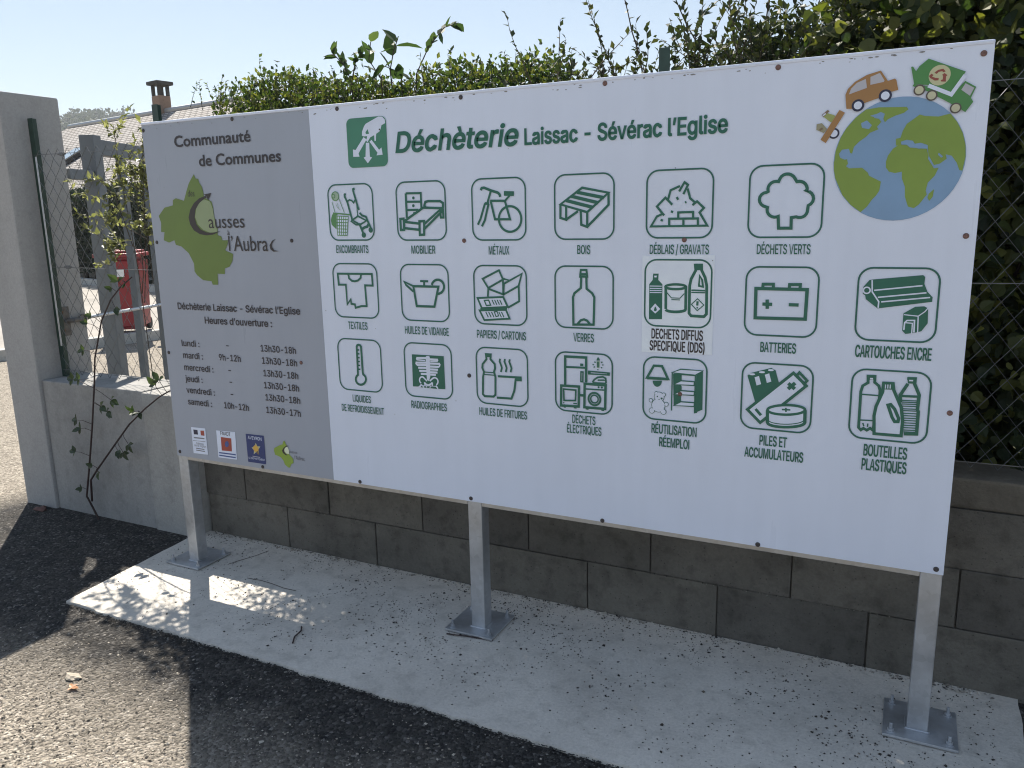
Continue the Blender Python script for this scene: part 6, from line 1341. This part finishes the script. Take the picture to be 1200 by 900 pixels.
# hills far behind
def terrain():
    cx, cy = 0., 0.; nx, ny = 90, 40; vs = []; fs = []
    for j in range(ny):
        for i in range(nx):
            a = radians(100 + 75 * i / (nx - 1)); d = 90 + 620 * j / (ny - 1)
            X, Y_ = 3 + d * cos(a), -2.5 + d * sin(a)
            t = max(0, (d - 120) / 310); top = np.interp(degrees(a), (120, 133, 139.6, 140.6, 141.8, 143.1, 144.1, 146, 152, 165), (26, 38, 44.5, 46.5, 50.5, 49.5, 48, 44.5, 41, 26))
            hgt = top * min(1, t) ** 1.3 * (1 - .6 * max(0, (d - 460) / 300)) + (1.2 * sin(a * 190) + .8 * sin(a * 333)) * min(1, t)
            vs.append((X, Y_, hgt - 1.0 if t > 0 else -1.0))
    for j in range(ny - 1):
        for i in range(nx - 1): k = j * nx + i; fs.append((k, k + 1, k + nx + 1, k + nx))
    b = MB(); b.add(vs, [f[::-1] for f in fs]); return b, np.array(vs)
M['hill'] = (lambda: (lambda m, nt, b: (nt.links.new(ramp(nt, noise(nt, coords(nt), .05, 6, .7), [(.35, (.035, .055, .028)), (.6, (.10, .105, .05))]), b.inputs['Base Color']), m)[1])(*mat('hill_cover', .95)))()
tb, tv = terrain(); tb.build('hills', M['hill'], smooth=True, kind='structure')
sel = tv[(tv[:, 2] > 8)]; sel = sel[(np.hypot(sel[:, 0] - 3, sel[:, 1] + 2.5) > 300) & (np.hypot(sel[:, 0] - 3, sel[:, 1] + 2.5) < 500)]; nt_ = 5200; ix = RNG.integers(0, len(sel), nt_); P0 = sel[ix] + RNG.normal(size=(nt_, 3)) * np.array([6, 6, 0])
ns = 36; n = len(P0) * ns; sz = np.repeat(RNG.uniform(1.5, 3.6, len(P0)), ns)
P1 = np.repeat(P0, ns, 0) + rdir(n) * (sz * RNG.uniform(.3, 1, n) ** .5)[:, None] * np.array([1.2, 1.2, .8]) + np.stack([sz * 0, sz * 0, sz * .5], 1)
leaf_obj('hill_woods', P1, rdir(n), rdir(n), RNG.uniform(.9, 1.9, n), BROAD, M['hilltree'], None, kind='stuff', label='distant woods covering the hills', category='woods')

hz = MB(); hz.add([(x_, y_, z_) for z_ in (-1.1, 75) for x_, y_ in ((-780, -780), (780, -780), (780, 780), (-780, 780))], [(3, 2, 1, 0), (4, 5, 6, 7), (0, 1, 5, 4), (1, 2, 6, 5), (2, 3, 7, 6), (3, 0, 4, 7)])
hm = bpy.data.materials.new('haze'); hm.use_nodes = True; hm.node_tree.nodes.clear()
ho = hm.node_tree.nodes.new('ShaderNodeOutputMaterial'); hv = hm.node_tree.nodes.new('ShaderNodeVolumePrincipled'); hv.inputs['Color'].default_value = (.86, .92, 1, 1); hv.inputs['Density'].default_value = HAZE; hv.inputs['Anisotropy'].default_value = .2
hm.node_tree.links.new(hv.outputs[0], ho.inputs['Volume']); hz.build('haze', hm, kind='stuff')

# ============================================================ loose stuff on the ground
def stones_mesh(P, S, flat=.6):
    base = np.array([(1, 0, 0), (-1, 0, 0), (0, 1, 0), (0, -1, 0), (0, 0, 1), (0, 0, -1)], float)
    F_ = [(0, 2, 4), (2, 1, 4), (1, 3, 4), (3, 0, 4), (2, 0, 5), (1, 2, 5), (3, 1, 5), (0, 3, 5)]
    vs = []; fs = []
    for p, s in zip(P, S):
        a = RNG.uniform(0, 2 * pi); j = base * RNG.uniform(.6, 1.25, (6, 1)) * s; j[:, 2] *= flat
        j += RNG.normal(size=(6, 3)) * s * .15; c_, s2 = cos(a), sin(a); o = len(vs)
        for q in j: vs.append((p[0] + q[0] * c_ - q[1] * s2, p[1] + q[0] * s2 + q[1] * c_, p[2] + q[2] + s * flat * .35))
        fs += [tuple(i + o for i in f) for f in F_]
    b = MB(); b.add(vs, fs); return b
def stone_mat(name, stops):
    m, nt, b = mat(name, .9); g_ = node(nt, 'ShaderNodeNewGeometry'); nt.links.new(ramp(nt, g_.outputs['Random Per Island'], stops), b.inputs['Base Color']); return m
M['grit'] = stone_mat('grit', [(0, (.04, .037, .033)), (.45, (.16, .14, .115)), (.85, (.36, .315, .26)), (1, (.58, .53, .46))]); M['crumb'] = stone_mat('crumb', [(0, (.015, .013, .012)), (.8, (.06, .05, .042)), (1, (.22, .19, .15))])
n = 42000; x = RNG.uniform(-2.2, 2.6, n); yv = -.56 - 1.5 * RNG.beta(1.1, 1.3, n); S = .0020 + .0075 * RNG.beta(1.1, 5, n)
pr = np.clip((-.62 - yv) / .5, .12, 1); k = RNG.uniform(size=n) < pr
stones_mesh(np.stack([x[k], yv[k], np.full(k.sum(), -.012)], 1), S[k]).build('gravel', M['grit'], kind='stuff', label='loose pale grit scattered on the asphalt', category='gravel')
n = 9000; x = RNG.uniform(-.2, 3.4, n); yv = .345 - .83 * RNG.beta(.9, 1.6, n)
q = RNG.uniform(size=n) < np.clip(.42 + .42 * np.sin(5.3 * x + 1.2 + 3 * yv) * np.sin(8.1 * yv + 2 * x) + .25 * np.sin(17 * x - 9 * yv), .04, 1) * np.where(x < .35, .45, 1); x, yv = x[q], yv[q]; n = len(x); S = .0018 + .0105 * RNG.beta(1, 8, n)
stones_mesh(np.stack([x, yv, np.zeros(n)], 1), S).build('debris', M['crumb'], kind='stuff', label='dark crumbs of soil and leaf litter on the concrete slab', category='debris')
n = 900; x = RNG.uniform(-.2, 3.4, n); yv = .346 - .05 * RNG.beta(1, 2.5, n); S = .002 + .012 * RNG.beta(1, 4.5, n)
stones_mesh(np.stack([x, yv, np.zeros(n)], 1), S).build('mortar_crumbs', stone_mat('mortar_crumb', [(0, (.1, .09, .08)), (.6, (.38, .35, .3)), (1, (.55, .52, .47))]), kind='stuff', label='pale mortar crumbs along the foot of the block wall', category='debris')
def pebble(c, size, flat):
    bm = bmesh.new(); bmesh.ops.create_icosphere(bm, subdivisions=2, radius=1)
    for v in bm.verts:
        k = 1 + .22 * sin(3.1 * v.co.x + 2.3 * v.co.y + c[0] * 9) + .12 * sin(6 * v.co.y + 4 * v.co.z); v.co = Vector((c[0] + v.co.x * k * size * 1.35, c[1] + v.co.y * k * size * .85, c[2] + (max(v.co.z, -.4) + .35) * k * size * flat))
    b = MB(); b.bm(bm); return b
n = 2600; x = RNG.uniform(-.2, 3.46, n); yv = -.522 - .045 * RNG.beta(.8, 2.2, n) + .012 * RNG.normal(size=n) * (RNG.uniform(size=n) < .3); S = .002 + .006 * RNG.beta(1, 3.5, n)
stones_mesh(np.stack([x, yv, np.full(n, -.008)], 1), S).build('edge_grit', stone_mat('edge_grit', [(0, (.015, .015, .015)), (.75, (.05, .048, .046)), (1, (.3, .28, .25))]), kind='stuff', label='dark grit crumbled along the front edge of the slab', category='gravel')
n = 800; x = RNG.uniform(-.2, 5, n); x = x[np.sin(3.1 * x) + .6 * np.sin(11 * x) + RNG.normal(size=n) * .5 > .1]; n = len(x); z = np.where(RNG.uniform(size=n) < .55, .2143, .4288) + RNG.normal(size=n) * .0025
stones_mesh(np.stack([x, .3490 + 0 * x, z - .002], 1), .0018 + .0050 * RNG.beta(1, 3, n), .9).build('mortar_lumps', stone_mat('mortar_lump', [(0, (.03, .028, .025)), (.5, (.12, .11, .095)), (1, (.26, .245, .21))]), bw, kind='stuff')
# small single things
tw1 = MB(); tw1.tube([(1.50, -.075, .004), (1.56, -.07, .007), (1.62, -.055, .005), (1.69, -.045, .004)], .0028, 5)
o = tw1.build('twig', M['cane']); o['label'] = 'thin dark twig lying beside the base of the middle leg'; o['category'] = 'twig'
tw2 = MB(); tw2.tube([(.93, -.27, .004), (.955, -.30, .007), (.96, -.345, .005), (.985, -.385, .004)], .003, 5)
o = tw2.build('twig', M['cane']); o['label'] = 'short dark twig on the slab by the sunlit patch'; o['category'] = 'twig'
for q, lb in (([(.194, .058), (.215, .12), (.245, .19), (.263, .262)], 'thin dark twig lying on the slab behind the left base plate'), ([(.392, -.017), (.47, -.010), (.546, -.016), (.62, -.028), (.69, -.026)], 'long thin twig on the slab to the right of the left leg')):
    tw3 = MB(); tw3.tube([(x_, y_, .003) for x_, y_ in q], 0.0012, 5); o = tw3.build('twig', M['cane']); o['label'] = lb; o['category'] = 'twig'
M['dryleaf'] = leaf_mat('dry_leaf', [(.40, .19, .08), (.45, .22, .10)], .2, tcol=(1, 1, .8))
dl = leaf_obj('dry_leaf', [(.455, -.945, -.004)] * 4, [(1, .2, .1), (.1, 1, .2), (-.8, .4, .15), (.2, -1, .1)], [(0, 0, 1)] * 4, [.03, .022, .027, .02], OVATE, M['dryleaf'], None, label='curled orange dead leaf on the sunlit asphalt', category='leaf')
b = pebble((.388, -.894, -.012), .024, .5); o = b.build('stone', plain('pale_stone', (.42, .37, .30), .9, 0, .25, 40, .4)); o['label'] = 'flat pale stone on the asphalt in front of the slab corner'; o['category'] = 'stone'
b = pebble((-1.43, .20, -.012), .032, .5); o = b.build('stone', plain('reddish_stone', (.13, .07, .06), .9, 0, .3, 40, .4)); o['label'] = 'reddish stone at the foot of the gate pillar'; o['category'] = 'stone'
